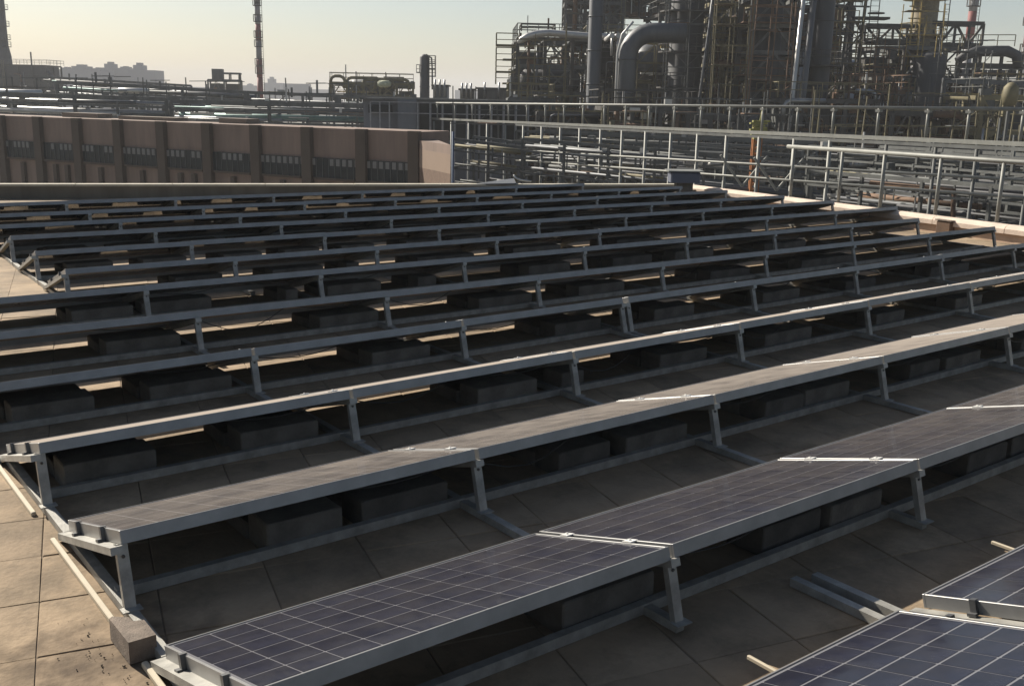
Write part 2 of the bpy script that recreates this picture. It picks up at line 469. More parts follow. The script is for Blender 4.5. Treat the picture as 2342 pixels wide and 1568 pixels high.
# dark outlet boxes against the parapet
for (px, py, lab, s) in ((2205, 512, 'dark rusty drain box clamped on the parapet, nearest to the camera', 1.0),
                      (1896, 466, 'small dark drain box on the parapet left of the railing posts', .8),
                      (1668, 434, 'small grey drain box on the parapet near its far end', .8)):
    q = onz(px, py, 0.12); p = on_par(q.y, -0.17)
    m = MB(); m.bevbox(-0.07*s, 0.07*s, -0.16*s, 0.16*s, 0, 0.26*s, 0.02)
    o = build(m, 'drain_box', M_RUST if s == 1 else M_CLAMP); o.location = (p.x, p.y, RZ); o.rotation_euler.z = -0.13
    tag(o, lab, 'drain box', 'drain boxes on the parapet')
    l = MB(); l.box(-0.085*s, 0.085*s, -0.18*s, 0.18*s, 0, 0.02); build(l, 'lid', M_BLOCK2, o, Matrix.Translation((0, 0, 0.262*s)))

# guard railing on the right
def railing():
    ys = [14.55, 13.15, 12.05, 10.72, 9.40, 8.1, 6.8, 5.5]
    p0 = on_par(ys[0], 0.14)
    t = thing('guard_railing', 'pale tube guard railing standing on the right parapet', 'railing', (p0.x, p0.y, 0.2))
    inv = Matrix.Translation((-p0.x, -p0.y, -0.2))
    top = 1.37
    for y in ys:
        p = on_par(y, 0.14)
        m = MB(); m.tube([(p.x, p.y, 0.1), (p.x, p.y, top - .02)], 0.036, 10)
        m.box(p.x - .07, p.x + .07, p.y - .07, p.y + .07, 0.25, 0.262)
        build(m, 'post', M_POST, t, inv)
    m = MB()
    a = on_par(14.75, .14); b = on_par(4.5, .14)
    m.tube([(a.x, a.y, top), (b.x, b.y, top)], 0.045, 12); build(m, 'handrail', M_POST, t, inv)
railing()

# ------------------------------------------------------------------ the solar array
TH = 0.2883
HZ = 0.350                 # top of frame along the high edge
FT = 0.062                 # frame depth
fm = MB(); W1 = 0.012
fm.bevbox(0, PL, 0, W1, -FT, 0, 0.0015); fm.bevbox(0, PL, PWD - W1, PWD, -FT, 0, 0.0015)
fm.bevbox(0, W1, W1 + .0006, PWD - W1 - .0006, -FT, -.0004, 0.0015); fm.bevbox(PL - W1, PL, W1 + .0006, PWD - W1 - .0006, -FT, -.0004, 0.0015)
fm.box(W1 + .0005, PL - W1 - .0005, W1 + .0005, W1 + .025, -FT + .0005, -FT + .003)
FRAME_ME = fm.mesh('frame', M_FRAME)
lm = MB(); lm.box(W1, PL - W1, W1, PWD - W1, -0.010, -0.004); LAM_ME = lm.mesh('laminate', M_LAM)
bk = MB(); bk.box(W1, PL - W1, W1, PWD - W1, -0.010, -0.0055); BACK_ME = bk.mesh('backsheet', M_BACK)
cm = MB()
ch = 0.003
c_ = [(-CX/2+.003+ch, -CY/2+.0062), (CX/2-.003-ch, -CY/2+.0062), (CX/2-.003, -CY/2+.0062+ch), (CX/2-.003, CY/2-.0062-ch), (CX/2-.003-ch, CY/2-.0062), (-CX/2+.003+ch, CY/2-.0062), (-CX/2+.003, CY/2-.0062-ch), (-CX/2+.003, -CY/2+.0062+ch)]
cm.v = [(x, y, -0.0054) for x, y in c_] + [(x, y, -0.0040) for x, y in c_]
cm.f = [tuple(range(8, 16))] + [(i, (i + 1) % 8, (i + 1) % 8 + 8, i + 8) for i in range(8)]
cm.sm = [False] * 9
CELL_ME = cm.mesh('cell', M_CELL)
jb = MB(); jb.box(PL/2 - .06, PL/2 + .06, 0.12, 0.22, -0.036, -0.0105); JB_ME = jb.mesh('junction_box', M_CLAMP)
# dark end clamp: upright with a bolt and a foot
ec = MB(); ec.box(-0.020, -0.0008, -0.014, 0.014, -FT - .0005, 0.004); ec.box(-0.020, 0.010, -0.014, 0.014, 0.0045, 0.008)
ec.box(-0.040, -0.0205, -0.02, 0.02, -FT, -FT + .014); ENDCL_ME = ec.mesh('clamp', M_CLAMP)
M_CABLE = mat('black_cable', (0.02, 0.02, 0.02), 0.5)
CABLES = []
for v_ in range(4):
    cb_ = MB(); R_ = random.Random(v_); pts_ = []
    for k_ in range(13):
        u_ = k_ / 12; sag = .05 * sin(pi * min(1, u_ * 2) ) + (.07 + .03 * v_) * sin(pi * max(0, u_ * 2 - 1))
        pts_.append((PL/2 + .06 + (PL - .1) * u_ * .98, .15 + .04 * sin(u_ * 5 + v_), -.03 - sag - FT * .3))
    cb_.tube(pts_, .004, 6); CABLES.append(cb_.mesh('cable', M_CABLE))
mc = MB(); mc.box(-0.024, 0.024, -0.03, 0.03, 0.0005, 0.007); mc.tube([(0, 0, .007), (0, 0, .014)], 0.007, 6); MIDCL_ME = mc.mesh('clamp', M_CLIP)

# name, X of the first end, Y of the high edge, angle, panels, pitch, description
ROWS = [
    dict(X=0.02, Y=1.30, a=0.0, n=2, p=1.98, row=0, part='left of the gap'),
    dict(X=4.085, Y=1.265, a=0.0, n=2, p=1.98, row=0, part='right of the gap', dz=0.055),
    dict(X=1.185, Y=2.909, a=0.0, n=4, p=1.985, row=1),
    dict(X=1.200, Y=4.441, a=0.0, n=5, p=1.985, row=2),
    dict(X=1.195, Y=5.906, a=0.0, n=7, p=1.985, row=3),
    dict(X=1.12, Y=7.355, a=0.0, n=3, p=1.985, row=4, part='left of the split'),
    dict(X=7.13, Y=7.355, a=0.0, n=5, p=1.955, row=4, part='right of the split'),
    dict(X=1.28, Y=8.945, a=-0.015, n=8, p=1.96, row=5),
    dict(X=1.32, Y=10.51, a=-0.025, n=8, p=1.955, row=6),
    dict(X=2.84, Y=11.87, a=-0.022, n=8, p=1.955, row=7),
    dict(X=2.88, Y=13.42, a=-0.030, n=8, p=1.94, row=8),
    dict(X=2.93, Y=15.02, a=-0.052, n=8, p=1.93, row=9),
    dict(X=0.92, Y=16.40, a=-0.040, n=9, p=1.92, row=10),
    dict(X=0.92, Y=17.98, a=-0.060, n=9, p=1.90, row=11),
    dict(X=0.92, Y=19.72, a=-0.076, n=8, p=1.93, row=12),
]
STRIPS = {3: [(1.37,1.53),(2.08,2.71),(3.3,4.78),(5.39,5.74),(5.95,6.97),(7.57,8.52),(9.3,10.55),(11.1,12.3),(12.9,13.9)],
 4: [(1.2,1.5),(2.07,2.53),(3.2,4.62),(5.23,6.84),(7.47,8.34),(8.98,10.3),(11.0,11.99),(12.68,14.16),(15.2,16.16)],
 5: [(2.15,2.67),(3.33,4.86),(5.52,6.92),(7.67,8.48),(9.23,10.9),(11.69,12.94),(14.17,15.05)],
 6: [(2.07,2.75),(3.35,3.5),(4.22,5.19),(5.31,5.75),(6.44,7.02),(7.26,8.85),(9.57,10.37),(11.15,11.7),(12.54,13.82),(14.85,15.88)],
 7: [(3.8,4.34),(4.9,5.64),(6.34,6.73),(6.88,7.9),(8.84,9.64),(10.56,11.79),(12.64,14.13),(15.11,15.99)]}
ROWNAME = ['nearest row', 'second row from the camera', 'third row from the camera', 'fourth row from the camera', 'fifth row from the camera',
           'sixth row from the camera', 'seventh row from the camera', 'eighth row from the camera', 'ninth row from the camera',
           'fourth row from the back', 'third row from the back', 'second row from the back', 'farthest row']
rail_me = {}
def leg_mesh():
    m = MB()
    w, d = 0.052, 0.034
    # C channel: web facing the camera, two flanges
    def fr(s):  # centre line, perpendicular to the panel
        return Vector((0, -0.0775 * (1 - s), 0.289 * s))
    p, q = fr(0.0), fr(1.0)
    m.bar(p, q, w, 0.004, up=(0, -1, 0.27))
    for sx in (-1, 1):
        off = Vector((sx * (w / 2 - .002), d / 2, 0)); m.bar(p + off, q + off, 0.004, d - .004, up=(0, -1, 0.27))
    return m.mesh('leg', M_ALU)
LEG_ME = leg_mesh()
bo = MB(); pz = 0.235
bo.tube([(0, -0.0775 * (1 - pz/.289) - 0.002, pz), (0, -0.0775 * (1 - pz/.289) - 0.009, pz - .002)], 0.008, 8)
BOLT_ME = bo.mesh('bolt', M_CLAMP)
def tilt_mesh():
    m = MB(); Mt = Matrix.Translation((0, 0, HZ)) @ Matrix.Rotation(-TH, 4, 'X')
    w = 0.055
    m.box(-w/2, w/2, -0.012, 1.03, -FT - .037, -FT - .0008, Mt)
    return m.mesh('tilt_rail', M_ALU)
TILT_ME = tilt_mesh()
def base_mesh(a=-0.56, b=0.965):
    m = MB(); m.box(-0.025, 0.025, a, b, RZ + .003, 0.0)
    return m.mesh('base_rail', M_ALU)
BASE_ME = base_mesh(); BASE_SHORT = base_mesh(-0.085); BASE_LONG = base_mesh(-0.085, 1.52)
ft = MB(); ft.box(-0.045, 0.045, -0.115, -0.06, 0.0004, 0.006); FOOT_ME = ft.mesh('foot_plate', M_ALU)

_seen = {}
def blabel(half, k, where):
    key = (half, k, where)
    _seen[key] = _seen.get(key, 0) + 1
    w2 = where.replace(' from the camera', '')
    if _seen[key] > 1: half = 'far ' + half
    return 'ballast block, %s of %s panel, %s' % (half, ORD[k], w2)
for R in ROWS:
    r = R['row']; nm = ROWNAME[r]; part = R.get('part')
    where = nm.replace(' from the camera', '') + (' ' + part if part else '')
    T = Matrix.Translation((R['X'], R['Y'], 0)) @ Matrix.Rotation(R['a'], 4, 'Z')
    rack = thing('mounting_rack', 'galvanised rack under the ' + where, 'mounting rack', (R['X'], R['Y'], 0), R['a'], 'racks under the solar panels')
    n, p = R['n'], R['p']; dz = R.get('dz', 0.0)
    for j in range(n + 1):
        x = j * p - 0.01
        if j == 0: x = 0.004 if r else -0.03
        if j == n: x = n * p - 0.03 if r else n * p + 0.03
        Mx = Matrix.Translation((x, 0, 0))
        lg = link('leg', LEG_ME, rack, Mx @ Matrix.Scale((.289 + dz) / .289, 4, (0, 0, 1)))
        link('bolt', BOLT_ME, lg)
        link('foot_plate', FOOT_ME, lg)
        link('tilt_rail', TILT_ME, rack, Matrix.Translation((x - (0.03 if j == 0 and not dz else 0), 0, dz)))
        link('base_rail', BASE_LONG if (r == 0 and 3.8 < R['X'] + x < 4.3) else (BASE_SHORT if r < 2 else BASE_ME), rack, Mx @ Matrix.Translation(((.03 if dz else -.05) if (r == 0 and 3.8 < R['X'] + x < 4.3) else 0, 0, 0)))
    cr = MB()
    L = n * p
    x0 = 0.0
    while x0 < L - .2:
        x1 = min(L - .03, x0 + p)
        c = MB(); c.box(0.002, x1 - x0 - .002, 0.125, 0.170, RZ + .002, 0.008 + rnd.uniform(0, .002))
        build(c, 'cross_rail', M_ALU, rack, Matrix.Translation((x0, 0, 0)) @ Matrix.Rotation(rnd.uniform(-.003, .003), 4, 'Z'))
        x0 += p
    for i in range(n):
        lab = 'solar panel, %s from left, %s' % (ORD[i], where)
        if i == 0: lab = 'solar panel at the left end of the ' + where
        if i == n - 1 and r >= 4: lab = 'solar panel at the right end of the ' + where
        px = R['X'] + cos(R['a']) * i * p; py = R['Y'] + sin(R['a']) * i * p
        s = thing('solar_panel', lab, 'solar panel', (0, 0, 0), 0, 'solar panels mounted in rows on the roof')
        s.matrix_world = (Matrix.Translation((px, py, HZ + dz + rnd.uniform(-.005, .005))) @ Matrix.Rotation(R['a'] + rnd.uniform(-.0022, .0022), 4, 'Z')
                          @ Matrix.Rotation(-TH + rnd.uniform(-.003, .003), 4, 'X'))
        link('frame', FRAME_ME, s)
        close = (r == 0 and ((part.startswith('left') and i == 1) or (part.startswith('right') and i == 0))) or (r == 1 and i < 3)
        if close:
            link('backsheet', BACK_ME, s)
            for a in range(NCX):
                for b in range(NCY):
                    link('cell', CELL_ME, s, Matrix.Translation((0.025 + CX * (a + .5), 0.025 + CY * (b + .5), 0)))
        else:
            link('laminate', LAM_ME, s)
        link('junction_box', JB_ME, s)
        if i < n - 1 and r < 7: link('cable', CABLES[rnd.randrange(4)], s)
        for yy in (0.27, 0.74):
            if i == 0: link('clamp', ENDCL_ME, s, Matrix.Translation((0, yy, 0)))
            if i == n - 1: link('clamp', ENDCL_ME, s, Matrix.Translation((PL, yy, 0)) @ Matrix.Rotation(pi, 4, 'Z'))
            else: link('clamp', MIDCL_ME, s, Matrix.Translation((PL + (p - PL) / 2, yy, 0)))
    # ballast blocks
    ivs = []
    Xs, Xe = R['X'], R['X'] + n * p
    if r in STRIPS:
        k = (R['Y'] + 0.33) / (R['Y'] + 0.93)
        st_ = STRIPS[r]
        for (a0, a1), (b0, b1) in zip(st_, st_[1:]):
            if Xs - .3 < a1 * k and b0 * k < Xe + .3: ivs.append((a1 * k, b0 * k))
    else:
        for j in range(n):
            xj = Xs + j * p
            if r == 1: spans = ((1.46, 1.98),) if j == 0 else ((0.9, 1.35), (1.55, 2.0))
            elif r == 2: spans = ((0.75, 1.15), (1.35, 1.9))
            elif r == 0: spans = ((1.0, 1.5),)
            else: spans = ((0.45, 0.98), (1.42, 1.95))
            for a0, a1 in spans:
                sh = rnd.uniform(-.08, .08); ivs.append((xj + a0 + sh, xj + a1 + sh))
    for bi, (a0, a1) in enumerate(ivs):
        if a1 - a0 < 0.1: continue
        m = MB(); w = a1 - a0
        h = rnd.uniform(0.088, 0.098)
        w += .07; m.bevbox(-w/2, w/2, -.08, .32, RZ, RZ + h, 0.008)
        hf = rnd.uniform(.150, .168); m.bevbox(-w/2 + rnd.uniform(0, .03), w/2 - rnd.uniform(0, .03), -.33, -.0805, RZ, RZ + hf, 0.008)
        xm = (a0 + a1) / 2; lx = xm - R['X']
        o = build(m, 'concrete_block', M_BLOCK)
        yb = R['Y'] + 0.52 + rnd.uniform(-.025, .02) + sin(R['a']) * lx
        o.location = (xm, yb, 0.0005); o.rotation_euler.z = R['a'] + rnd.uniform(-.02, .02)
        pi_ = min(n - 1, max(0, int(lx / p)))
        half = 'left' if lx - pi_ * p < p / 2 else 'right'
        tag(o, blabel(half, pi_, where), 'concrete block', 'ballast blocks under the panels')

# loose pale block beside the left rail
m = MB()
c = [(0,0),(0.115,0),(0.115,0.155),(0.072,0.17),(0.068,0.215),(0.012,0.262),(-0.005,0.25)]
m.v = [(x, y, 0) for x, y in c] + [(x, y, 0.102) for x, y in c]
k = len(c); m.f = [tuple(range(k - 1, -1, -1)), tuple(range(k, 2 * k))] + [(i, (i + 1) % k, (i + 1) % k + k, i + k) for i in range(k)]; m.sm = [False] * len(m.f)
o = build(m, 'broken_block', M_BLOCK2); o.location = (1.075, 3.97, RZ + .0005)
tag(o, 'broken pale concrete block beside the foot of the left end leg', 'concrete block')

db = MB()
for q in range(50):
    x = 1.0 + rnd.gauss(0, .07); y = 4.0 + rnd.gauss(0, .22); sz = rnd.uniform(.0012, .0042)
    if 1.06 < x < 1.2 and 3.95 < y < 4.25: continue
    Mq = Matrix.Translation((x, y, RZ + sz * .4)) @ Euler((rnd.uniform(0, 3), rnd.uniform(0, 3), rnd.uniform(0, 3))).to_matrix().to_4x4()
    db.box(-sz, sz, -sz * .8, sz * .8, -sz * .5, sz * .5, Mq)
tag(build(db, 'crumbs', mat('dark_crumbs', (.07, .055, .04), .95), kind='stuff'), 'dark crumbs and dirt on the pavers beside the broken block', 'debris')
# cream trunking strips left of the end rails
for (y0, y1, lab) in ((2.6, 3.93, 'cream strip on the pavers at the bottom left beside the nearest panel end'),
                      (4.29, 5.42, 'long cream strip on the pavers left of the third row rack'),
                      (5.83, 7.4, 'cream strip on the pavers left of the fourth row rack')):
    m = MB(); m.bevbox(-.013, .013, 0, y1 - y0, 0, 0.022, 0.004)
    o = build(m, 'cable_trunking', M_TRUNK); o.location = (1.122, y0, RZ + .0005)
    tag(o, lab, 'cable trunking', 'cream trunking beside the left end of the array')
# thin metal strip with its tip showing beyond the nearest row
for x, lab in ((3.165, 'thin cream metal bar poking out ahead of the panel left of the gap'), (5.14, 'thin cream metal bar poking out ahead of the nearest right panel')):
    m = MB(); m.bevbox(-.008, .008, 0, .62, 0, .016, .003)
    o = build(m, 'metal_bar', M_TRUNK); o.location = (x - .03, 1.80, 0.03); tag(o, lab, 'metal bar', 'thin bars beside the nearest row')

exec_bg = True
# ------------------------------------------------------------------ the plant behind
def local(px, D, py=203, extra=0.0):
    p = P(px, py, D); return (p.x, p.y)
def zat(px, py, D): return P(px, py, D).z
def tower_at(name, label, cat, px, D, extra=0.0, group=None):
    x, y = local(px, D)
    return thing(name, label, cat, (x, y, GZ), -YAW + extra, group)

def guard(mb, pts, h=1.05, r=0.035, closed=True, mid=True):
    n = len(pts); rngs = range(n if closed else n - 1)
    for i in rngs:
        a = Vector(pts[i]); b = Vector(pts[(i + 1) % n]); L = (b - a).length
        up = Vector((0, 0, h))
        mb.bar(a + up, b + up, r * 1.4)
        if mid: mb.bar(a + up * .5, b + up * .5, r)
        k = max(1, int(L / 1.6))
        for q in range(k + 1):
            c = a.lerp(b, q / k); mb.bar(c, c + up, r * 1.2)

def ladder(mb, x, y, z0, z1, w=0.45):
    for s in (-1, 1): mb.bar((x + s * w/2, y, z0), (x + s * w/2, y, z1), 0.07)
    z = z0
    while z < z1: mb.bar((x - w/2, y, z), (x + w/2, y, z), 0.04); z += 0.45

def frame_structure(t, w, d, z0, z1, nx, ny, lev, mc=M_STEEL, mbm=None, col=0.3, deckfrac=0.7, brace=0.5, rail=True, seed=1, deckmat=None, pipes=14, pipemats=None, drums=2, clutter=60, fill=0.0):
    """steel process structure in t's frame: x across, y away, z from t's base"""
    R_ = random.Random(seed); mbm = mbm or mc
    H = z1 - z0
    xs = [-w/2 + w * i / nx for i in range(nx + 1)]; ys = [d * j / ny for j in range(ny + 1)]
    zs = [z0 + H * (k + 1) / lev for k in range(lev)]
    m = MB(); m.box(-col/2, col/2, -col/2, col/2, 0, H); cme = m.mesh('column', mc)
    for x in xs:
        for y in ys: link('column', cme, t, Matrix.Translation((x, y, z0)))
    for z in zs:
        m = MB()
        for y in ys: m.bar((xs[0] + .01, y, z), (xs[-1] - .01, y, z), 0.2, 0.32)
        for x in xs: m.bar((x, ys[0] + .01, z - .01), (x, ys[-1] - .01, z - .01), 0.2, 0.3)
        build(m, 'floor_beams', mbm, t)
        if R_.random() < deckfrac:
            a, b = sorted(R_.sample(range(nx + 1), 2)) if nx > 1 and R_.random() < .4 else (0, nx)
            m = MB(); m.box(xs[a], xs[b], ys[0] - .05, ys[-1] + .05, z + .165, z + .22); build(m, 'deck', deckmat or mc, t)
        if rail:
            m = MB(); o_ = .5 if R_.random() < .5 else .05
            guard(m, [(xs[0] - o_, ys[0] - o_, z + .2), (xs[-1] + o_, ys[0] - o_, z + .2), (xs[-1] + o_, ys[-1] + o_, z + .2), (xs[0] - o_, ys[-1] + o_, z + .2)], 1.1, .05)
            build(m, 'guard_rail', R_.choice([mbm, M_OLIVE, M_STEELG]), t)
    zl = [z0] + zs
    bm = {}
    for y in (ys[0], ys[-1]):
        for i in range(nx):
            for k in range(lev):
                if R_.random() < brace:
                    m = MB(); xm = (xs[i] + xs[i+1]) / 2; style = R_.random()
                    if style < .5:
                        m.bar((xs[i], y, zl[k]), (xm, y, zl[k+1]), .14); m.bar((xs[i+1], y, zl[k]), (xm, y, zl[k+1]), .14)
                    else:
                        m.bar((xs[i], y - .02, zl[k]), (xs[i+1], y - .02, zl[k+1]), .14); m.bar((xs[i+1], y + .02, zl[k]), (xs[i], y + .02, zl[k+1]), .14)
                    build(m, 'brace', mbm, t)
    pm = pipemats or [M_GREYPIPE, M_DARKV, M_SILVER, M_RUST, M_STEELG]
    for q in range(pipes):
        r = R_.choice([.06, .09, .12, .18, .25]); m = MB()
        x, y, z = R_.uniform(xs[0], xs[-1]), R_.choice([-0.35, -.1, d * R_.random()]), R_.uniform(z0, z1 - 1)
        pts = [Vector((x, y, z))]
        ax = R_.choice('xz')
        for s in range(R_.randint(1, 4)):
            l = pts[-1].copy()
            if ax == 'x': l.x = R_.uniform(xs[0] - .3, xs[-1] + .3); ax = 'z'
            else: l.z = min(z1, max(z0, l.z + R_.uniform(-.5, .5) * H)); ax = 'x'
            if (l - pts[-1]).length > 1: pts.append(l)
        if len(pts) < 2: continue
        # round the corners
        pp = [pts[0]]
        for i in range(1, len(pts) - 1):
            a, b, c = pts[i-1], pts[i], pts[i+1]
            e1 = (a - b).normalized() * min(3 * r, (a - b).length * .45); e2 = (c - b).normalized() * min(3 * r, (c - b).length * .45)
            pp += [b + e1, b + e1 * .3 + e2 * .3, b + e2]
        pp.append(pts[-1])
        m.tube(pp, r, 8); build(m, 'pipe', R_.choice(pm), t)
    for q in range(drums):
        m = MB(); r = R_.uniform(.5, 1.1); L = R_.uniform(2, min(5, w * .7)); z = R_.choice(zs[:-1] or zs) + .25 + r
        x = R_.uniform(xs[0] + L/2, xs[-1] - L/2) if w > L else 0; y = R_.uniform(r, max(r + .1, d - r))
        m.tube([(x - L/2 - r*.5, y, z), (x - L/2 - r*.3, y, z), (x - L/2, y, z), (x + L/2, y, z), (x + L/2 + r*.3, y, z), (x + L/2 + r*.5, y, z)], [r*.2, r*.7, r, r, r*.7, r*.2], 14)
        build(m, 'drum', R_.choice([M_DARKV, M_GREYPIPE, M_WHITEP]), t)
    if clutter:
        m = MB(); m2 = MB()
        for q in range(clutter):
            x, y, z = R_.uniform(xs[0], xs[-1]), R_.uniform(-.3, d), R_.choice(zl[:-1]) + R_.uniform(.3, H / lev)
            mm = m if R_.random() < .75 else m2
            k = R_.random()
            if k < .4: mm.box(x, x + R_.uniform(.2, .9), y, y + .4, z, z + R_.uniform(.15, .8))
            elif k < .7: mm.bar((x, y, z), (x + R_.uniform(-2.5, 2.5), y, z), R_.uniform(.06, .16))
            else: mm.bar((x, y, z), (x, y, z + R_.uniform(.8, 3)), R_.uniform(.06, .16))
        build(m, 'fittings', R_.choice([M_STEELG, M_RUST, M_STEEL]), t, kind='stuff')
        build(m2, 'bright_fittings', R_.choice([M_SILVER, M_WHITEP, M_OLIVE]), t, kind='stuff')
    if R_.random() < .7:
        m = MB(); ladder(m, R_.choice(xs), -.4, z0, z1 + 1); build(m, 'ladder', M_OLIVE, t)
    if fill > 0:      # equipment housings that fill bays
        for k in range(lev):
            for i in range(nx):
                if R_.random() < fill:
                    m = MB(); m.box(xs[i] + .25, xs[i+1] - .25, d*.45, d*.9, zl[k] + .25, zl[k+1] - R_.uniform(.25, 1.2))
                    build(m, 'equipment_housing', R_.choice([M_DARKV, M_STEEL, M_STEELG]), t)

def column_vessel(t, r, z1, mat_, z0=0, platforms=(), pmat=M_OLIVE, x=0, y=0, cap=True, name='shell'):
    m = MB()
    prof = [(r * 1.02, z0), (r * 1.02, z0 + .3), (r, z0 + .35), (r, z1)] + ([(r * .85, z1 + r * .35), (r * .5, z1 + r * .6), (r * .1, z1 + r * .7)] if cap else [])
    m.lathe(prof, 24, (x, y)); build(m, name, mat_, t)
    sm_ = MB(); zs2 = z0 + 2.2
    while zs2 < z1 - 1:
        sm_.lathe([(r + .002, zs2 - .05), (r + .05, zs2 - .04), (r + .05, zs2 + .04), (r + .002, zs2 + .05)], 24, (x, y)); zs2 += 2.6
    build(sm_, 'seam_bands', mat_, t)
    for z in platforms:
        m = MB(); R2 = r + .9; N = 14
        ring = [(x + R2 * cos(2*pi*k/N), y + R2 * sin(2*pi*k/N), z) for k in range(N)]
        ri = [(x + (r + .02) * cos(2*pi*k/N), y + (r + .02) * sin(2*pi*k/N), z) for k in range(N)]
        for k in range(N):
            j = (k + 1) % N
            m.quad(ri[k], ri[j], ring[j], ring[k]); lo = Vector((0, 0, -.12))
            m.quad(Vector(ring[k]) + lo, Vector(ring[j]) + lo, ring[j], ring[k]); m.quad(Vector(ri[j]) + lo, Vector(ri[k]) + lo, Vector(ring[k]) + lo, Vector(ring[j]) + lo)
            m.bar(Vector(ring[k]), Vector(ring[k]) + Vector((0, 0, 1.1)), .05)
            m.bar(Vector(ring[k]) + Vector((0, 0, 1.1)), Vector(ring[j]) + Vector((0, 0, 1.1)), .06)
            m.bar(Vector(ring[k]) + Vector((0, 0, .55)), Vector(ring[j]) + Vector((0, 0, .55)), .05)
        build(m, 'platform', pmat, t)

def stack(px, D, w_px, y_top, bands, label, group=None, plats=()):
    """striped chimney; bands: list of (y pixel of lower end, material) from the top"""
    t = tower_at('chimney', label, 'chimney', px, D, group=group)
    r = w_px / 2 / F_PX * D
    zt = zat(px, y_top, D) - GZ; prev = zt
    for yb, mt in bands:
        zb = max(0, zat(px, yb, D) - GZ)
        m = MB(); k0 = 1 + .25 * (1 - zb / zt) ; k1 = 1 + .25 * (1 - prev / zt)
        m.lathe([(r * k0, zb), (r * k1, prev)], 20); build(m, 'shaft_band', mt, t)
        prev = zb
    for yp in plats:
        z = zat(px, yp, D) - GZ; m = MB()
        m.lathe([(r * 1.1, z - .15), (r * 1.75, z - .1), (r * 1.75, z), (r * 1.1, z)], 16)
        for k in range(10):
            a = 2*pi*k/10; b = 2*pi*(k+1)/10; q = r * 1.7
            m.bar((q*cos(a), q*sin(a), z), (q*cos(a), q*sin(a), z + 1.2), .09); m.bar((q*cos(a), q*sin(a), z+1.2), (q*cos(b), q*sin(b), z+1.2), .1)
        build(m, 'platform', M_STEEL, t)
    m = MB(); ladder(m, r * 1.25, -.1, 0, zt, .5); build(m, 'ladder', M_STEEL, t)
    return t

# --- far city blocks fading into the haze
def city(px0, px1, ytop, D, label, bumps=(), group='hazy blocks on the skyline'):
    t = tower_at('apartment_block', label, 'building', (px0 + px1) / 2, D, rnd.uniform(-.1, .1), group=group)
    w = (px1 - px0) / F_PX * D; h = zat((px0 + px1) / 2, ytop, D) - GZ
    m = MB(); m.box(-w/2, w/2, 0, 18, 0, h); build(m, 'wall', M_CITY, t)
    for (fx, fw, fh) in bumps:
        m = MB(); bw = w * fw; bh = fh / F_PX * D
        m.box(w * (fx - .5) - bw/2, w * (fx - .5) + bw/2, 3, 12, h - .01, h + bh)
        m.box(w * (fx - .5) - bw/4, w * (fx - .5) + bw/4, 5, 10, h + bh - .02, h + bh * 1.5); build(m, 'roof_room', M_CITY, t)
    fl = max(3, int(h / 3.2)); nx = max(4, int(w / 4)); wm = MB(); wm.box(-.8, .8, -.05, .02, 0, 1.5); me = wm.mesh('window', M_WIN)
    for k in range(max(1, fl - 6), fl):
        for i in range(nx):
            if (k * 7 + i * 3) % 11 and nx * 6 < 290 and D < 100:
                link('window', me, t, Matrix.Translation((-w/2 + w * (i + .5) / nx, 0, k * h / fl + .8)))
    return t
city(120, 236, 160, 640, 'hazy long apartment block on the skyline, left end with a stepped roof', ((.5, .3, 8), (.2, .12, 4), (.85, .15, 4)))
city(232, 300, 156, 660, 'hazy apartment block in the middle of the long skyline row', ((.25, .3, 9), (.75, .25, 3)))
city(296, 356, 161, 640, 'hazy apartment block at the right end of the long skyline row', ((.3, .35, 11),))
city(552, 583, 196, 1000, 'low hazy block just left of the striped chimney', ((.5, .3, 3),))
city(603, 640, 190, 1000, 'small pointed hazy block just right of the striped chimney', ((.4, .4, 9),))
city(648, 706, 192, 800, 'flat topped hazy blue block right of the striped chimney')
city(380, 470, 199, 1300, 'faint low block between the long skyline row and the small plant house')
city(706, 760, 205, 1300, 'faint low block left of the looped pipes')
city(1040, 1190, 208, 1300, 'faint low block behind the grey process building')
city(20, 118, 180, 1200, 'faint block behind the dark plant house at far left')

# --- left column and plant house
t = tower_at('distillation_column', 'tall dark column with platforms at the far left edge', 'column', 17, 250)
zt = zat(17, -40, 250) - GZ
column_vessel(t, .85, zt, M_DARKV, 0, [zat(17, y, 250) - GZ for y in (25, 62, 92, 108)], M_STEEL)
m = MB(); m.lathe([(1.6, 0), (1.6, zat(17, 130, 250) - GZ), (.95, zat(17, 95, 250) - GZ)], 20); build(m, 'skirt', M_DARKV, t)
m = MB(); m.tube([(1.25, -.5, 0), (1.25, -.5, zt - 6), (1.25, -.5, zt)], .2, 8); build(m, 'pipe', M_GREYPIPE, t)
t = tower_at('plant_house', 'dark hazy plant structure at the foot of the far left column', 'building', 45, 235)
frame_structure(t, 13, 8, 0, zat(45, 150, 235) - GZ, 4, 2, 5, M_STEEL, seed=3, fill=.8, pipes=10, clutter=50, brace=.3)
m = MB(); m.box(-6.3, 6.2, .6, 7.5, zat(45, 196, 235) - GZ, zat(45, 150, 235) - GZ - .2); build(m, 'cladding', M_DARKV, t)
m = MB(); m.bar((2.8, 1, zat(45, 150, 235) - GZ), (2.8, 1, zat(75, 120, 235) - GZ), .25); build(m, 'mast', M_STEEL, t)
m = MB(); m.tube([(5.5, 1, zat(45, 160, 235) - GZ), (7.5, 0, zat(45, 172, 235) - GZ), (8.4, 0, zat(45, 190, 235) - GZ), (9, 0, 4)], .5, 8); build(m, 'duct', M_DARKV, t)

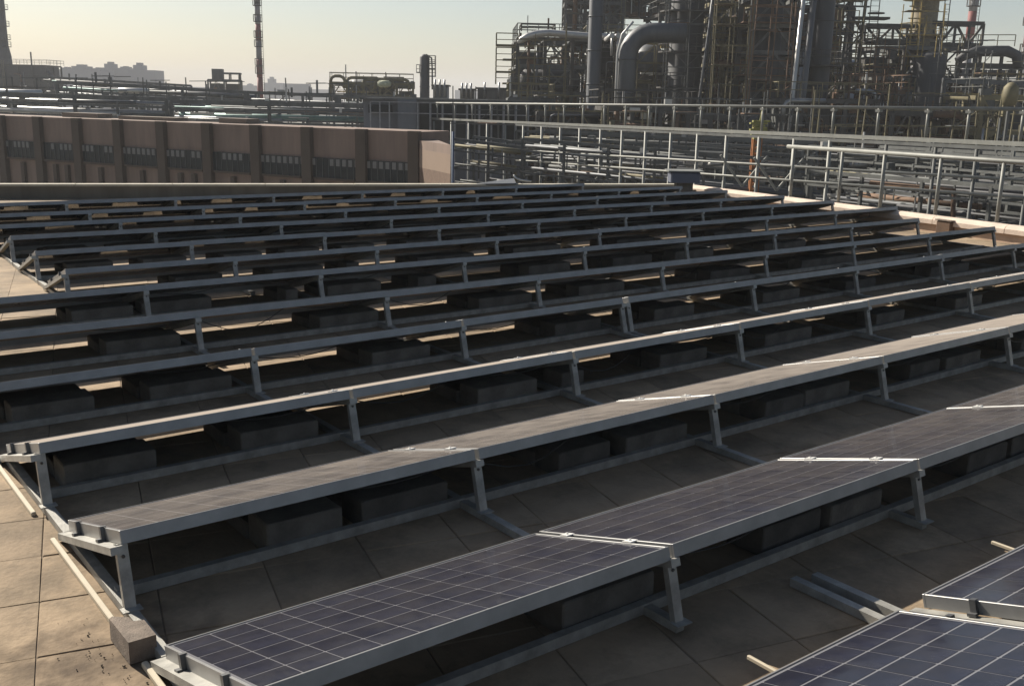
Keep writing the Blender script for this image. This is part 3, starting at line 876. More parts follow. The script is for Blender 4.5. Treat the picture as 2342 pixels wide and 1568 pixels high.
# --- small plant house with open top frame
t = tower_at('plant_house', 'small grey plant house with an open frame on its roof', 'building', 513, 190, .2)
frame_structure(t, 5.8, 5, 0, zat(513, 184, 190) - GZ, 2, 1, 3, M_STEELG, seed=5, fill=.9, pipes=4, clutter=20, rail=False)
m = MB(); z9 = zat(513, 170, 190) - GZ; zz8 = zat(513, 184, 190) - GZ
for a in (-1.2, 1, 2.8): m.bar((a, 0, zz8), (a, 0, z9), .22); m.bar((a, 4, zz8), (a, 4, z9), .22)
m.box(-.3, 3, -.2, 4.2, z9, z9 + .3); m.box(-2.2, -.2, .4, 3.6, zz8, z9 + .9); build(m, 'roof_frame', M_STEELG, t)

# --- the striped chimney
stack(595, 200, 11.5, 4, [(14, M_STEEL), (40, M_STACKW), (58, M_STACKW), (95, M_RED), (135, M_STACKW), (178, M_RED), (240, M_RED), (900, M_STACKW)],
      'tall thin red and white striped chimney against the pale sky', 'striped chimneys', plats=(17, 52, 88, 108, 150, 168))
stack(2203, 160, 17, -90, [(-50, M_STACKW), (0, M_RED), (30, M_STACKW), (98, M_RED), (900, M_STACKW)], 'red and white chimney just right of the yellow column', 'striped chimneys', plats=(18,))
stack(2336, 165, 18, -90, [(-40, M_RED), (0, M_STACKW), (30, M_STACKW), (110, M_RED), (900, M_STACKW)], 'red and grey chimney at the far right edge', 'striped chimneys', plats=(60, 120))

# --- long pipe racks across the middle distance
def pipe_rack(name, label, pa, pb, depth, ztops, npipes, seed, gmat=M_STEELG, mats=None, step=6.0, top_beam=True, sz=1.0):
    R_ = random.Random(seed)
    a = Vector(pa); b = Vector(pb); d = (b - a); L = Vector((d.x, d.y)).length; ang = math.atan2(d.y, d.x)
    t = thing(name, label, 'pipe rack', (a.x, a.y, GZ), ang)
    sl = (b.z - a.z) / L
    n = max(2, int(L / step)); ztop0 = a.z - GZ
    pm = MB(); pm.box(-.14*sz, .14*sz, -.14*sz, .14*sz, 0, ztop0); me = pm.mesh('post', gmat)
    for i in range(n + 1):
        x = L * i / n
        for y in (0, depth): link('post', me, t, Matrix.Translation((x, y, 0)) @ Matrix.Scale((ztop0 + sl * x) / ztop0, 4, (0, 0, 1)))
    if top_beam:
        for y in (0, depth):
            m = MB(); m.bar((0, y, ztop0), (L, y, ztop0 + sl * L), .25*sz, .35*sz); build(m, 'top_beam', gmat, t)
    mats = mats or [M_GREYPIPE, M_SILVER, M_TEAL, M_STEELG, M_WHITEP, M_GREYPIPE, M_RUST, M_DARKV]
    for lv in ztops:
        m = MB()
        for i in range(n + 1):
            x = L * i / n; m.bar((x, -.2, ztop0 + lv + sl * x - .3), (x, depth + .2, ztop0 + lv + sl * x - .3), .2*sz, .25*sz)
        m.bar((0, -.15, ztop0 + lv - .32), (L, -.15, ztop0 + lv + sl * L - .32), .12*sz, .22*sz)
        build(m, 'cross_beams', gmat, t)
        for k in range(npipes):
            r = R_.choice([.08, .12, .16, .22, .3]) * sz; y = depth * (k + .5) / npipes + R_.uniform(-.1, .1)
            x0 = 0 if R_.random() < .6 else L * R_.uniform(0, .5); x1 = L if R_.random() < .6 else L * R_.uniform(.5, 1)
            z = lambda x: ztop0 + lv + sl * x - .17 + r
            m = MB(); pts = [(x0, y, z(x0)), (x1, y, z(x1))]
            if R_.random() < .35: pts.append((x1 + .3, y, z(x1) - R_.uniform(1, 3)))
            m.tube(pts, r, 8); build(m, 'pipe', R_.choice(mats), t)
    # loops, valves and small steel between the pipes
    m = MB(); m2 = MB()
    for q in range(int(L * 2.6 / sz)):
        x = R_.uniform(0, L); y = R_.uniform(-.3, depth); z = ztop0 + sl * x + R_.uniform(min(ztops) - 1.5, .3)
        mm = m if R_.random() < .7 else m2; k = R_.random()
        if k < .45: mm.bar((x, y, z), (x + R_.uniform(.5, 3), y, z), R_.uniform(.08, .2) * sz)
        elif k < .75: mm.bar((x, y, z), (x, y, z + R_.uniform(.4, 1.6)), R_.uniform(.08, .22) * sz)
        else: mm.box(x, x + R_.uniform(.3, .9) * sz, y, y + .4, z, z + R_.uniform(.2, .6) * sz)
    build(m, 'fittings', gmat, t, kind='stuff'); build(m2, 'bright_fittings', R_.choice([M_SILVER, M_WHITEP]), t, kind='stuff')
    return t
pipe_rack('pipe_rack', 'long high pipe rack with a straight top beam behind the brown building, left part', P(130, 188, 120), P(560, 212, 120), 5, (-.6, -1.9, -3.2), 5, 11)
pipe_rack('pipe_rack', 'long high pipe rack, part running from the chimney to the grey process building', P(566, 212, 119), P(1195, 236, 119), 5, (-.9, -2.1), 5, 12)
pipe_rack('pipe_rack', 'lower nearer pipe rack above the left end of the brown building', P(-40, 214, 95), P(380, 228, 95), 4, (-.4, -1.5), 5, 13, mats=[M_SILVER, M_GREYPIPE, M_WHITEP, M_STEELG])
pipe_rack('pipe_rack', 'lower pipe rack of teal and grey pipes above the middle of the brown building', P(390, 232, 92), P(840, 244, 92), 4, (-.4, -1.4), 6, 14, mats=[M_TEAL, M_GREYPIPE, M_GREYPIPE, M_SILVER, M_STEELG])
pipe_rack('pipe_rack', 'distant hazy pipe rack on the skyline at far left', P(90, 176, 170), P(420, 196, 170), 4, (-.5, -2.5), 4, 15)
for i, (px, py, D, r, L, mt, lab) in enumerate(((40, 212, 100, .3, 4.5, M_WHITEP, 'white drum standing in for a glint behind the brown building at far left'), (305, 208, 112, .3, 3, M_WHITEP, 'small pale drum in place of a glint on the pipe rack right of the far left structure'))):  # white drums stand in for bright glints among the pipes
    p = P(px, py, D); t = thing('glint_drum', lab, 'tank', (p.x, p.y, GZ), -YAW + .1)
    m = MB(); h = p.z - GZ
    m.tube([(-L/2 - r*.4, 0, h), (-L/2 - r*.25, 0, h), (-L/2, 0, h), (L/2, 0, h), (L/2 + r*.25, 0, h), (L/2 + r*.4, 0, h)], [r*.3, r*.75, r, r, r*.75, r*.3], 14); build(m, 'shell', mt, t)
    for s in (-1, 1):
        m = MB(); m.box(s*L*.3 - .15, s*L*.3 + .15, -.5, .5, 0, h - r*.8); build(m, 'saddle', M_STEELG, t)

# --- looped pipe cluster and short column on the skyline
t = tower_at('pipe_structure', 'yellow green structure of looped pipes on the skyline left of the short column', 'pipe structure', 850, 130, .1)
b0 = lambda y, x=850: zat(x, y, 130) - GZ
frame_structure(t, 10.5, 4, b0(206) - 2.5, b0(192), 5, 1, 2, M_OLIVE, seed=21, pipes=8, clutter=40, rail=True, drums=1, pipemats=[M_OLIVE, M_STEELG, M_YEL], fill=.25)
for xx in (-5, -1.5, 2, 5): 
    m = MB(); m.bar((xx, 2, 0), (xx, 2, b0(206)), .3); build(m, 'support', M_STEELG, t)
for x0, x1, yt in ((-5.2, -3.4, 176), (-3.2, 1.2, 179), (-1.2, 2.9, 183), (0.4, 4.8, 181)):
    m = MB(); z1 = b0(yt); z0 = b0(204)
    m.tube([(x0, 0, z0), (x0, 0, z1 - .6), (x0 + .2, 0, z1 - .2), (x0 + .6, 0, z1), (x1 - .6, 0, z1), (x1 - .2, 0, z1 - .2), (x1, 0, z1 - .6), (x1, 0, z0)], .2, 8); build(m, 'pipe_loop', M_OLIVE, t)
for (a, b, c) in ((900, 175, 2.0), (925, 186, 1.2)):
    m = MB(); m.box((a - 850)/F_PX*130 - 1.3, (a - 850)/F_PX*130 + 1.3, .2, 2.5, b0(b + 16), b0(b)); build(m, 'equipment_box', M_STEELG, t)
m = MB(); m.lathe([(.5, b0(200)), (.9, b0(196)), (.9, b0(188)), (.5, b0(184))], 12, (1.6, -.6)); build(m, 'vessel', mat('pale_yellow_green', (.42, .42, .28), .7), t)

t = tower_at('short_column', 'short dark column with side platforms on the skyline', 'column', 971, 130)
column_vessel(t, .62, b0(133, 971), M_DARKV, 0, (), M_STEEL)
for y, s in ((147, 1), (160, 1), (176, 1), (168, -1)):
    z = b0(y, 971); m = MB(); xa, xb = (.6, 1.35) if s > 0 else (-1.0, -.6)
    m.box(xa, xb, -.6, .6, z, z + .12); guard(m, [(xa, -.6, z), (xb, -.6, z), (xb, .6, z)], 1.0, .06, False); build(m, 'platform', M_STEELG, t)
m = MB(); m.tube([(.2, -.3, b0(126, 971)), (.9, -.3, b0(134, 971)), (1.0, -.5, b0(160, 971)), (1.0, -.5, b0(205, 971))], .1, 8); build(m, 'pipe', M_GREYPIPE, t)

# small roof sheds on the skyline right of the short column
for (x0, x1, y0, y1, D, lab, mt) in ((990, 1022, 198, 222, 125, 'small grey hut on the skyline just right of the short column', M_GBLD),
                                      (1052, 1082, 207, 225, 118, 'dark equipment hut above the grey process building', M_STEELG),
                                      (1092, 1190, 205, 226, 122, 'long low shed with a slanted canopy left of the refinery towers', M_STEELG)):
    t = tower_at('plant_hut', lab, 'hut', (x0 + x1)/2, D)
    w = (x1 - x0)/F_PX*D; zz0 = zat((x0+x1)/2, y1, D) - GZ; zz1 = zat((x0+x1)/2, y0, D) - GZ
    m = MB(); m.box(-w/2, w/2, 0, 4, 0, zz1); build(m, 'wall', mt, t)
    m = MB(); m.box(-w/2 - .2, w/2 + .2, -.3, 4.3, zz1 + .002, zz1 + .2); build(m, 'roof', M_STEEL, t)
    for k in range(3):
        m = MB(); m.tube([(-w/2 + w*(k+.5)/3, -.4, zz0), (-w/2 + w*(k+.5)/3, -.4, zz1 + .8)], .12, 8); build(m, 'pipe', M_SILVER, t)

# --- grey process building with pale posts
D = 76
t = tower_at('process_building', 'grey blue process building with pale posts and dark glazed bays left of the towers', 'building', 1020, D, .06)
zb = lambda y: zat(1020, y, D) - GZ
w = 12.6
m = MB(); m.box(-6.2, 6.2, .4, 8, 0, zb(232)); build(m, 'wall', M_GBLD, t)
m = MB(); m.box(-6.4, 6.5, -.2, 8.3, zb(232) + .002, zb(227)); build(m, 'roof', M_STEELG, t)
m = MB(); m.box(-3.6, -2.2, -.35, .4, 0, zb(229)); build(m, 'stair_tower', M_GBLD, t, label='pale blank stair tower')
M_PP = mat('pale_post', (.26, .26, .26), .7); pm = MB(); pm.box(-.045, .045, -.045, .045, 0, zb(236)); pme = pm.mesh('post', M_PP)
x = -2.1
while x < 6.4:
    link('post', pme, t, Matrix.Translation((x, -.5, 0))); x += .92
wm = MB(); wm.box(.1, .82, -.04, .02, 0, 1.25); wme = wm.mesh('window', M_WIN)
for row in (240, 262, 285):
    x = -2.1
    while x < 5.6:
        link('window', wme, t, Matrix.Translation((x, .38, zb(row) - 1.2))); x += .92
for y in (236, 261):
    m = MB(); m.bar((-5.6, -.5, zb(y)), (6.4, -.5, zb(y)), .07, .07); build(m, 'rail', M_PP, t)
for x in (-5.6, -4.9, -4.2):
    link('post', pme, t, Matrix.Translation((x, -.7, 0)))
m = MB(); m.box(-5.8, -4.0, .0, .39, zb(262), zb(243)); build(m, 'louvre', M_WIN, t)

# --- brown office building beyond the roof
tb = 0.5
pa = P(-160, 258, 73); pb = P(958, 300, 53.9)
A = Vector((pa.x, pa.y)); B = Vector((pb.x, pb.y)); dA = B - A; LB = dA.length; ang = math.atan2(dA.y, dA.x)
t = thing('office_building', 'long low brown building with dark pilasters and a window band beyond the roof', 'building', (A.x, A.y, GZ), ang)
TZ = tb - GZ
nb = 11; bay = LB / nb
m = MB(); m.box(0, LB, 0.25, 3, 0, TZ - .25); build(m, 'wall', M_BROWN, t)
m = MB(); m.box(-.02, LB + .02, .235, 3.05, TZ - .248, TZ); build(m, 'roof', M_BROWN, t)
pil = MB(); pil.box(-.33, .33, -.10, .232, 0, TZ + .03); pme = pil.mesh('pilaster', M_BROWND)
pil2 = MB(); pil2.box(-.16, .16, .02, .248, 0, TZ - 3.05); pme2 = pil2.mesh('slim_pilaster', M_BROWND)
fr = MB(); 
wz0, wz1 = TZ - 2.75, TZ - 1.65
wn = MB(); wn.box(-bay*.46, bay*.46, .12, .248, 0, wz1 - wz0); wnm = wn.mesh('window', M_WIN)
bl = MB(); bl.box(-.13, .13, .09, .118, 0, .38); blm = bl.mesh('blind', M_BLIND)
mu = MB(); mu.box(-.02, .02, .09, .119, 0, wz1 - wz0); mum = mu.mesh('frame', M_STEELG)
sill = MB(); sill.box(-bay*.38, bay*.38, -.02, .249, -.12, 0); sim = sill.mesh('sill', M_BROWND)
for i in range(nb + 1):
    link('pilaster', pme, t, Matrix.Translation((min(LB - .34, max(.34, i * bay)), 0, 0)))
    if i < nb:
        for f_ in ((.5,) if i % 3 else (.36, .66)):
            link('slim_pilaster', pme2, t, Matrix.Translation(((i + f_) * bay, 0, 0)))
        wo_ = link('window', wnm, t, Matrix.Translation(((i + .5) * bay, 0, wz0)))
        for q in range(9):
            link('frame', mum, wo_, Matrix.Translation((-bay*.46 + .03 + q * (bay*.92 - .06) / 8, 0, 0)))
            if q < 8 and rnd.random() < .75: link('blind', blm, wo_, Matrix.Translation((-bay*.46 + .03 + (q + .5) * (bay*.92 - .06) / 8, 0, wz1 - wz0 - .42)))
        link('sill', sim, wo_)
for (px, wd, hh) in ((.28, 3.5, .5), (.41, 5.0, .35), (.62, 2.2, .5)):
    m = MB(); m.box(LB*px, LB*px + wd, 1.8, 3, TZ + .002, TZ + hh * .6); build(m, 'roof_plinth', M_BLOCK2, t)
# end wing, face turned towards the sun
pc = P(1030, 306, 49.5)
Cc = Vector((pc.x, pc.y)); dW = Cc - B; LW = dW.length; angw = math.atan2(dW.y, dW.x)
t = thing('office_wing', 'banded beige and brown end wing at the right end of the long brown building', 'building', (B.x, B.y, GZ), angw)
zs_ = [0, TZ - 5.3, TZ - 4.15, TZ - 2.85, TZ - 1.85, TZ - .9, TZ - .45]
mats_ = [M_BROWN, M_BROWND, M_BEIGE, mat('wing_band', (.13, .08, .052), .9), M_BEIGE, M_BROWN]
for k in range(6):
    m = MB(); off = .002 if k % 2 else 0
    Ri = Matrix.Rotation(-angw, 2)
    far_c = Ri @ (Cc + Cc.normalized() * 6 + Vector((-.8, 0)) - B); far_b = Ri @ (B.normalized() * 6)
    foot = [(off, off), (LW - off, off), (far_c.x - off, far_c.y), (far_b.x, far_b.y)]
    z0_, z1_ = zs_[k] + .001, zs_[k+1]
    m.v = [(x, y, z0_) for x, y in foot] + [(x, y, z1_) for x, y in foot]
    m.f = [(3,2,1,0), (4,5,6,7), (0,1,5,4), (1,2,6,5), (2,3,7,6), (3,0,4,7)]; m.sm = [False] * 6
    build(m, 'wall_band', mats_[k], t)

# --- elevated walkway with rails (two storeys of tubes) between roof and refinery
def walkway():
    pxs = [862, 893, 925, 960, 1000, 1040, 1080, 1122, 1163, 1205, 1247, 1290, 1334, 1382, 1431, 1485, 1543, 1604, 1670, 1745, 1825, 1907, 2010, 2123, 2217, 2341, 2480]
    Dl, Dr = 62.0, 31.0
    def dep(px):   # straight line in plan
        pA = P(1205, 280, Dl); pB = P(2341, 330, Dr)
        # find D with point on line
        lo, hi = 10.0, 200.0
        nrm = Vector((pB.y - pA.y, pA.x - pB.x))
        f = lambda D: (P(px, 250, D).x - pA.x) * nrm.x + (P(px, 250, D).y - pA.y) * nrm.y
        s = f(lo) > 0
        for _ in range(50):
            mid = (lo + hi) / 2
            if (f(mid) > 0) == s: lo = mid
            else: hi = mid
        return lo
    q0 = P(1205, 280, Dl)
    t = thing('elevated_walkway', 'long elevated walkway with tube railing crossing in front of the refinery', 'walkway', (q0.x, q0.y, GZ))
    inv = Matrix.Translation((-q0.x, -q0.y, -GZ))
    def line_pt(px, y0, y1):  # y at px interpolated linear in picture
        k = (px - 1205) / (2341 - 1205); D = dep(px)
        return P(px, y0 + (y1 - y0) * k, D)
    a = line_pt(850, 238, 250); b = line_pt(2480, 238, 250)
    m = MB(); m.tube([a, b], .06, 8); build(m, 'handrail', M_POST, t, inv)
    for (u, v, r, nm_) in ((281, 330, .11, 'deck_beam'), (287, 342, .09, 'deck_beam'), (345, 412, .05, 'lower_rail'), (368, 452, .05, 'lower_rail'), (259, 289, .03, 'mid_rail')):
        if nm_ == 'mid_rail': continue
        a = line_pt(850 if u < 285 else 1180, u, v); b = line_pt(2480, u, v)
        m = MB()
        if nm_ == 'deck_beam': m.bar(a, b, r * 1.2, r * 1.25)
        else: m.tube([a, b], r, 8)
        build(m, nm_, M_POST if nm_ != 'deck_beam' or u < 285 else M_STEELG, t, inv)
    for i, px in enumerate(pxs):
        tp = line_pt(px, 240, 252); bt = line_pt(px, 284, 335)
        m = MB(); m.tube([(tp.x, tp.y, bt.z), (tp.x, tp.y, tp.z)], .05, 8)
        m.box(tp.x - .09, tp.x + .09, tp.y - .09, tp.y + .09, tp.z - .12, tp.z - .03)
        build(m, 'rail_post', M_POST, t, inv)
        if i % 1 == 0 and px < 2000:
            x2 = line_pt(px - 8, 284, 335)
            m = MB(); m.tube([(x2.x, x2.y, GZ), (x2.x, x2.y, x2.z - .1)], .075, 8); build(m, 'column', M_POST, t, inv)
        elif px >= 2000:
            x2 = line_pt(px + 18, 284, 335)
            m = MB(); m.tube([(x2.x, x2.y, GZ), (x2.x, x2.y, x2.z - .1)], .06, 8); build(m, 'column', M_STEELG, t, inv)
    # branching supports
    for px in (1330, 1705, 1785):
        x2 = line_pt(px, 284, 335); y2 = P(px, 400, dep(px))
        for s in (-1, 1):
            for dz in (2.2, 4.0):
                a = Vector((x2.x, x2.y, x2.z - dz)); b = a + Vector((s * 1.0 * cos(YAW), -s * 1.0 * sin(YAW), 1.3))
                m = MB(); m.bar(a, b, .09); build(m, 'knee_brace', M_POST, t, inv)
walkway()

# --- refinery
RD = 88.0
def zz(px, py, D): return zat(px, py, D) - GZ
PMD = [M_GREYPIPE, M_DARKV, M_SILVER, M_RUST, M_STEELG, M_OLIVE]

t = tower_at('process_unit', 'big dark process unit with platforms, left edge of the refinery', 'process structure', 1275, 92, .05)
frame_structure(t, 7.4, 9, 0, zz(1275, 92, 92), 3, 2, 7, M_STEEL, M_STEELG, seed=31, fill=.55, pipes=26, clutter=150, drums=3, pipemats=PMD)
# side balconies on the left
for y in (108, 140, 168, 194):
    z = zz(1190, y, 92); m = MB(); m.box(-5.6 + (y % 3) * .3, -3.7, 0, 1.5, z, z + .15); guard(m, [(-3.7, 0, z), (-5.6, 0, z), (-5.6, 1.5, z)], 1.1, .06, False); build(m, 'balcony', M_OLIVE, t)
# silver header bending along the top
m = MB(); yA = -.8
def hp(px, py): return ((px - 1275) / F_PX * 92, yA, zz(px, py, 92))
m.tube([hp(1180, 101), hp(1188, 95), hp(1205, 86), hp(1225, 81), hp(1250, 79), hp(1330, 85), hp(1400, 88)], [.15, .28, .33, .33, .3, .28, .28], 12); build(m, 'top_header', M_WHITEP, t)
m = MB(); guard(m, [(-3.4, 0, zz(1275, 76, 92)), (-0.4, 0, zz(1275, 76, 92)), (-.4, 3, zz(1275, 76, 92)), (-3.4, 3, zz(1275, 76, 92))], zz(1275, 60, 92) - zz(1275, 76, 92), .08); build(m, 'guard_rail', M_STEEL, t)

t = tower_at('process_unit', 'dark clad tower rising out of frame behind the pipe header', 'process structure', 1352, 112)
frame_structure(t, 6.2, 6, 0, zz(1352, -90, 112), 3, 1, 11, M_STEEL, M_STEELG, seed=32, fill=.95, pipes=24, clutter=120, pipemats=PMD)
t = tower_at('process_unit', 'dark process unit between the grey column and the big bent duct', 'process structure', 1405, 98)
frame_structure(t, 4.6, 6, 0, zz(1405, 92, 98), 2, 1, 7, M_STEEL, seed=33, fill=.9, pipes=14, clutter=80, pipemats=PMD)

t = tower_at('steel_column', 'plain tall grey column left of the bent duct', 'column', 1356, 82)
column_vessel(t, .55, zz(1356, -120, 82), M_GREYPIPE, 0, ())
t = tower_at('bent_duct', 'thick grey duct rising and bending right at the top', 'duct', 1431, 78)
r = .72; x1 = (1560 - 1431) / F_PX * 78; zt = zz(1431, 76, 78)
m = MB(); pts = [(0, 0, 0), (0, 0, zt - 1.9)]
for k in range(1, 9): a = pi/2 * k / 8; pts.append((1.9 - 1.9 * cos(a), 0, zt - 1.9 + 1.9 * sin(a)))
pts.append((x1, 0, zt)); m.tube(pts, r, 20); build(m, 'duct', M_GREYPIPE, t)
m = MB(); m.tube([(-.8, -.3, 0), (-.8, -.3, zt - 1.6), (-.5, -.3, zt - .2), (.3, -.3, zt + .75)], .09, 8); build(m, 'side_pipe', M_WHITEP, t)
for k in range(6):
    m = MB(); z = 2 + k * (zt - 4) / 5; m.lathe([(r + .01, z - .06), (r + .09, z - .05), (r + .09, z + .05), (r + .01, z + .06)], 20); build(m, 'flange', M_GREYPIPE, t)
# header ends: row of bright round ends
for k, px in enumerate((1400, 1414, 1427)):
    p = P(px, 82, 84); o = thing('pipe_end', 'bright round pipe end, %s of three beside the bent duct' % ('left', 'middle', 'right')[k], 'pipe', (p.x, p.y, p.z), -YAW, 'three bright pipe ends')
    m = MB(); m.tube([(0, 0, 0), (0, 6, 0)], .22, 12); m.tube([(0, .2, 0), (0, .2, -1.6)], .1, 8); build(m, 'shell', M_WHITEP, o)

t = tower_at('reactor_vessel', 'broad dark reactor tower where the bent duct ends', 'tower', 1562, 84, 0)
column_vessel(t, 1.35, zz(1562, -120, 84), M_DARKV, 0, [zz(1562, y, 84) for y in (200, 120, 30)], M_STEEL)
t = tower_at('process_unit', 'dark unit with a dome and hoist right of the bent duct', 'process structure', 1495, 90)
frame_structure(t, 4.2, 5, 0, zz(1495, 178, 90), 2, 1, 5, M_STEEL, seed=34, fill=.9, pipes=12, clutter=60, pipemats=PMD)
m = MB(); z0 = zz(1495, 178, 90); m.lathe([(1.5, z0 + .3), (1.6, z0 + 1.2), (1.4, z0 + 2.0), (.9, z0 + 2.6), (.25, z0 + 2.9)], 16, (-.4, 1.2)); build(m, 'dome', M_GREYPIPE, t)
m = MB(); m.box(-1.3, 1.3, -.9, .3, z0 + .25, z0 + .42); build(m, 'canopy', M_WHITEP, t)
m = MB(); m.bar((-1.8, 0, zz(1495, 98, 90)), (1.2, 0, zz(1495, 103, 90)), .3); m.box(.4, 1.3, -.3, .3, zz(1495, 112, 90), zz(1495, 96, 90)); build(m, 'hoist_beam', M_YEL, t)
for s in (-1.8, 1.6):
    m = MB(); m.bar((s, .5, z0), (s, .5, zz(1495, 95, 90)), .25); build(m, 'hoist_post', M_STEEL, t)
t = tower_at('process_unit', 'dark unit high above the bent duct, open underneath', 'process structure', 1480, 118)
frame_structure(t, 12, 6, zz(1480, 45, 118), zz(1480, -80, 118), 4, 1, 3, M_STEEL, seed=35, fill=.95, pipes=10, clutter=50, pipemats=PMD)
for s in (-5.9, 5.9):
    m = MB(); m.bar((s, 3, 0), (s, 3, zz(1480, 45, 118)), .5); build(m, 'support_leg', M_STEEL, t)

# scaffold tower
t = tower_at('scaffold_tower', 'olive brown scaffold tower with many lifts right of the reactor', 'scaffold', 1662, 84)
frame_structure(t, 3.4, 3.5, 0, zz(1662, 14, 84), 3, 1, 16, M_OLIVE, M_OLIVE, col=.14, seed=36, fill=.18, pipes=20, clutter=160, brace=.35, pipemats=[M_OLIVE, M_RUST, M_SILVER, M_STEEL], deckfrac=.5)
m = MB(); m.box(-1.6, 1.6, 2.6, 3.3, 0, zz(1662, 60, 84)); build(m, 'wind_sheet', M_STEEL, t)
t = tower_at('tall_pipe', 'thin white pipe running up the left side of the scaffold', 'pipe', 1607, 80)
m = MB(); m.tube([(-.3, 0, 0), (-.25, 0, zz(1607, 240, 80)), (.55, 0, zz(1607, -80, 80))], .13, 10); build(m, 'shell', M_GREYPIPE, t)

# braced lattice tower with tall pipes
t = tower_at('lattice_tower', 'tall braced steel tower with inverted V bracing in the middle of the refinery', 'steel tower', 1762, 79)
HT = zz(1762, -90, 79); w = (1812 - 1706) / F_PX * 79; lev = 11
cb = MB(); cb.box(-.2, .2, -.2, .2, 0, HT); cme = cb.mesh('column', M_STEELG)
for x in (-w/2, w/2):
    for y in (0, 4.5): link('column', cme, t, Matrix.Translation((x, y, 0)))
zl = [zz(1762, yy, 79) for yy in (475, 405, 355, 300, 240, 180, 122, 62, 0, -60)]
zl = [0] + zl
for k in range(len(zl) - 1):
    z0_, z1_ = zl[k], zl[k+1]
    for y in (0, 4.5):
        m = MB(); m.bar((-w/2, y, z1_), (w/2, y, z1_), .2, .3); build(m, 'beam', M_STEELG, t)
        m = MB(); m.bar((-w/2, y, z0_), (0, y, z1_), .16); build(m, 'brace', M_STEELG, t)
        m = MB(); m.bar((w/2, y, z0_), (0, y, z1_), .16); build(m, 'brace', M_STEELG, t)
    for x in (-w/2, w/2):
        m = MB(); m.bar((x, 0, z1_), (x, 4.5, z1_), .2, .3); build(m, 'beam', M_STEELG, t)
    if k % 2: 
        m = MB(); m.box(-w/2 - .8, w/2 + .2, -.6, 4.8, z1_ + .17, z1_ + .24); guard(m, [(-w/2 - .8, -.6, z1_ + .2), (w/2, -.6, z1_ + .2)], 1.1, .05, False); build(m, 'platform', M_RUST, t)
column_vessel(t, 1.15, HT * .96, M_DARKV, 0, (), x=0.0, y=2.6)
t = tower_at('process_unit', 'dark clutter of piping behind the braced tower', 'process structure', 1765, 92)
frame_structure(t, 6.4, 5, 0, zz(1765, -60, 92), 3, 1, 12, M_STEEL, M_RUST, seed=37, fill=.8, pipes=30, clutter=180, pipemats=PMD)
t = tower_at('tall_pipe', 'slim pale pipe, left of the tall pair in front of the braced tower', 'pipe', 1812, 76, group='tall pair of pipes')
m = MB(); m.tube([(-.35, 0, 0), (.35, 0, zz(1812, -80, 76))], .17, 12); build(m, 'shell', M_WHITEP, t)
t = tower_at('tall_pipe', 'thicker grey pipe, right of the tall pair in front of the braced tower', 'pipe', 1836, 76, group='tall pair of pipes')
m = MB(); m.tube([(-.3, 0, 0), (.3, 0, zz(1836, -80, 76))], .24, 12); build(m, 'shell', M_GREYPIPE, t)
t = tower_at('steel_column', 'broad dark column right of the tall pair of pipes', 'column', 1868, 82)
column_vessel(t, .85, zz(1868, -120, 82), M_DARKV, 0, (zz(1868, 150, 82),), M_STEEL)

# open lattice derrick with sky showing through
t = tower_at('lattice_tower', 'open scaffolded lattice with the sky showing through, right of the braced tower', 'steel tower', 1925, 95, .1)
frame_structure(t, 4.6, 4, 0, zz(1925, 250, 95), 2, 1, 6, M_STEEL, M_OLIVE, seed=38, fill=.85, pipes=16, clutter=110, pipemats=PMD)
HT = zz(1925, -60, 95); H0 = zz(1925, 250, 95)
for x in (-2.3, -.4, 1.2):
    for y in (0, 3):
        m = MB(); m.bar((x, y, H0), (x * .9 + .5, y, HT), .22); build(m, 'column', M_STEEL, t)
R_ = random.Random(5); k = 0; z = H0
while z < HT - 1.5:
    z2 = z + 2.3
    m = MB(); m.bar((-2.4, 0, z2), (1.9, 0, z2), .15); m.bar((-2.4, 3, z2), (1.9, 3, z2), .15); build(m, 'beam', M_STEEL, t)
    for (xa, xb) in ((-2.3, -.4), (-.4, 1.4)):
        m = MB()
        if k % 2: xa, xb = xb, xa
        m.bar((xa, 0, z), (xb, 0, z2), .14); build(m, 'brace', M_STEEL, t)
        if R_.random() < .6: m = MB(); m.bar((xb, 3, z), (xa, 3, z2), .14); build(m, 'brace', M_STEEL, t)
    if R_.random() < .5:
        m = MB(); m.box(-2.3, R_.uniform(-1, 1), 0, 2, z2, z2 + .15); guard(m, [(-2.3, 0, z2), (1.2, 0, z2)], 1.0, .05, False); build(m, 'deck', M_STEELG, t)
    if R_.random() < .6:
        m = MB(); m.box(-1.5, -.2, .5, 1.8, z + .4, z2 - .3); build(m, 'equipment_box', M_RUST, t)
    z = z2; k += 1
t = tower_at('caged_ladder', 'caged ladder mast standing up beside the open lattice', 'ladder', 1982, 95)
m = MB(); ladder(m, 0, 0, 0, zz(1982, 2, 95), .8); build(m, 'ladder', M_STEEL, t)
z = zz(1982, 200, 95)
while z < zz(1982, 5, 95):
    m = MB(); m.lathe([(.7, z), (.76, z), (.76, z + .1), (.7, z + .1)], 12, (0, -.5)); build(m, 'cage_hoop', M_STEEL, t); z += 1.3
m = MB(); z = zz(1982, 48, 95); m.box(-1.8, 1.3, -.6, 1, z, z + .2); build(m, 'landing', M_STEEL, t)

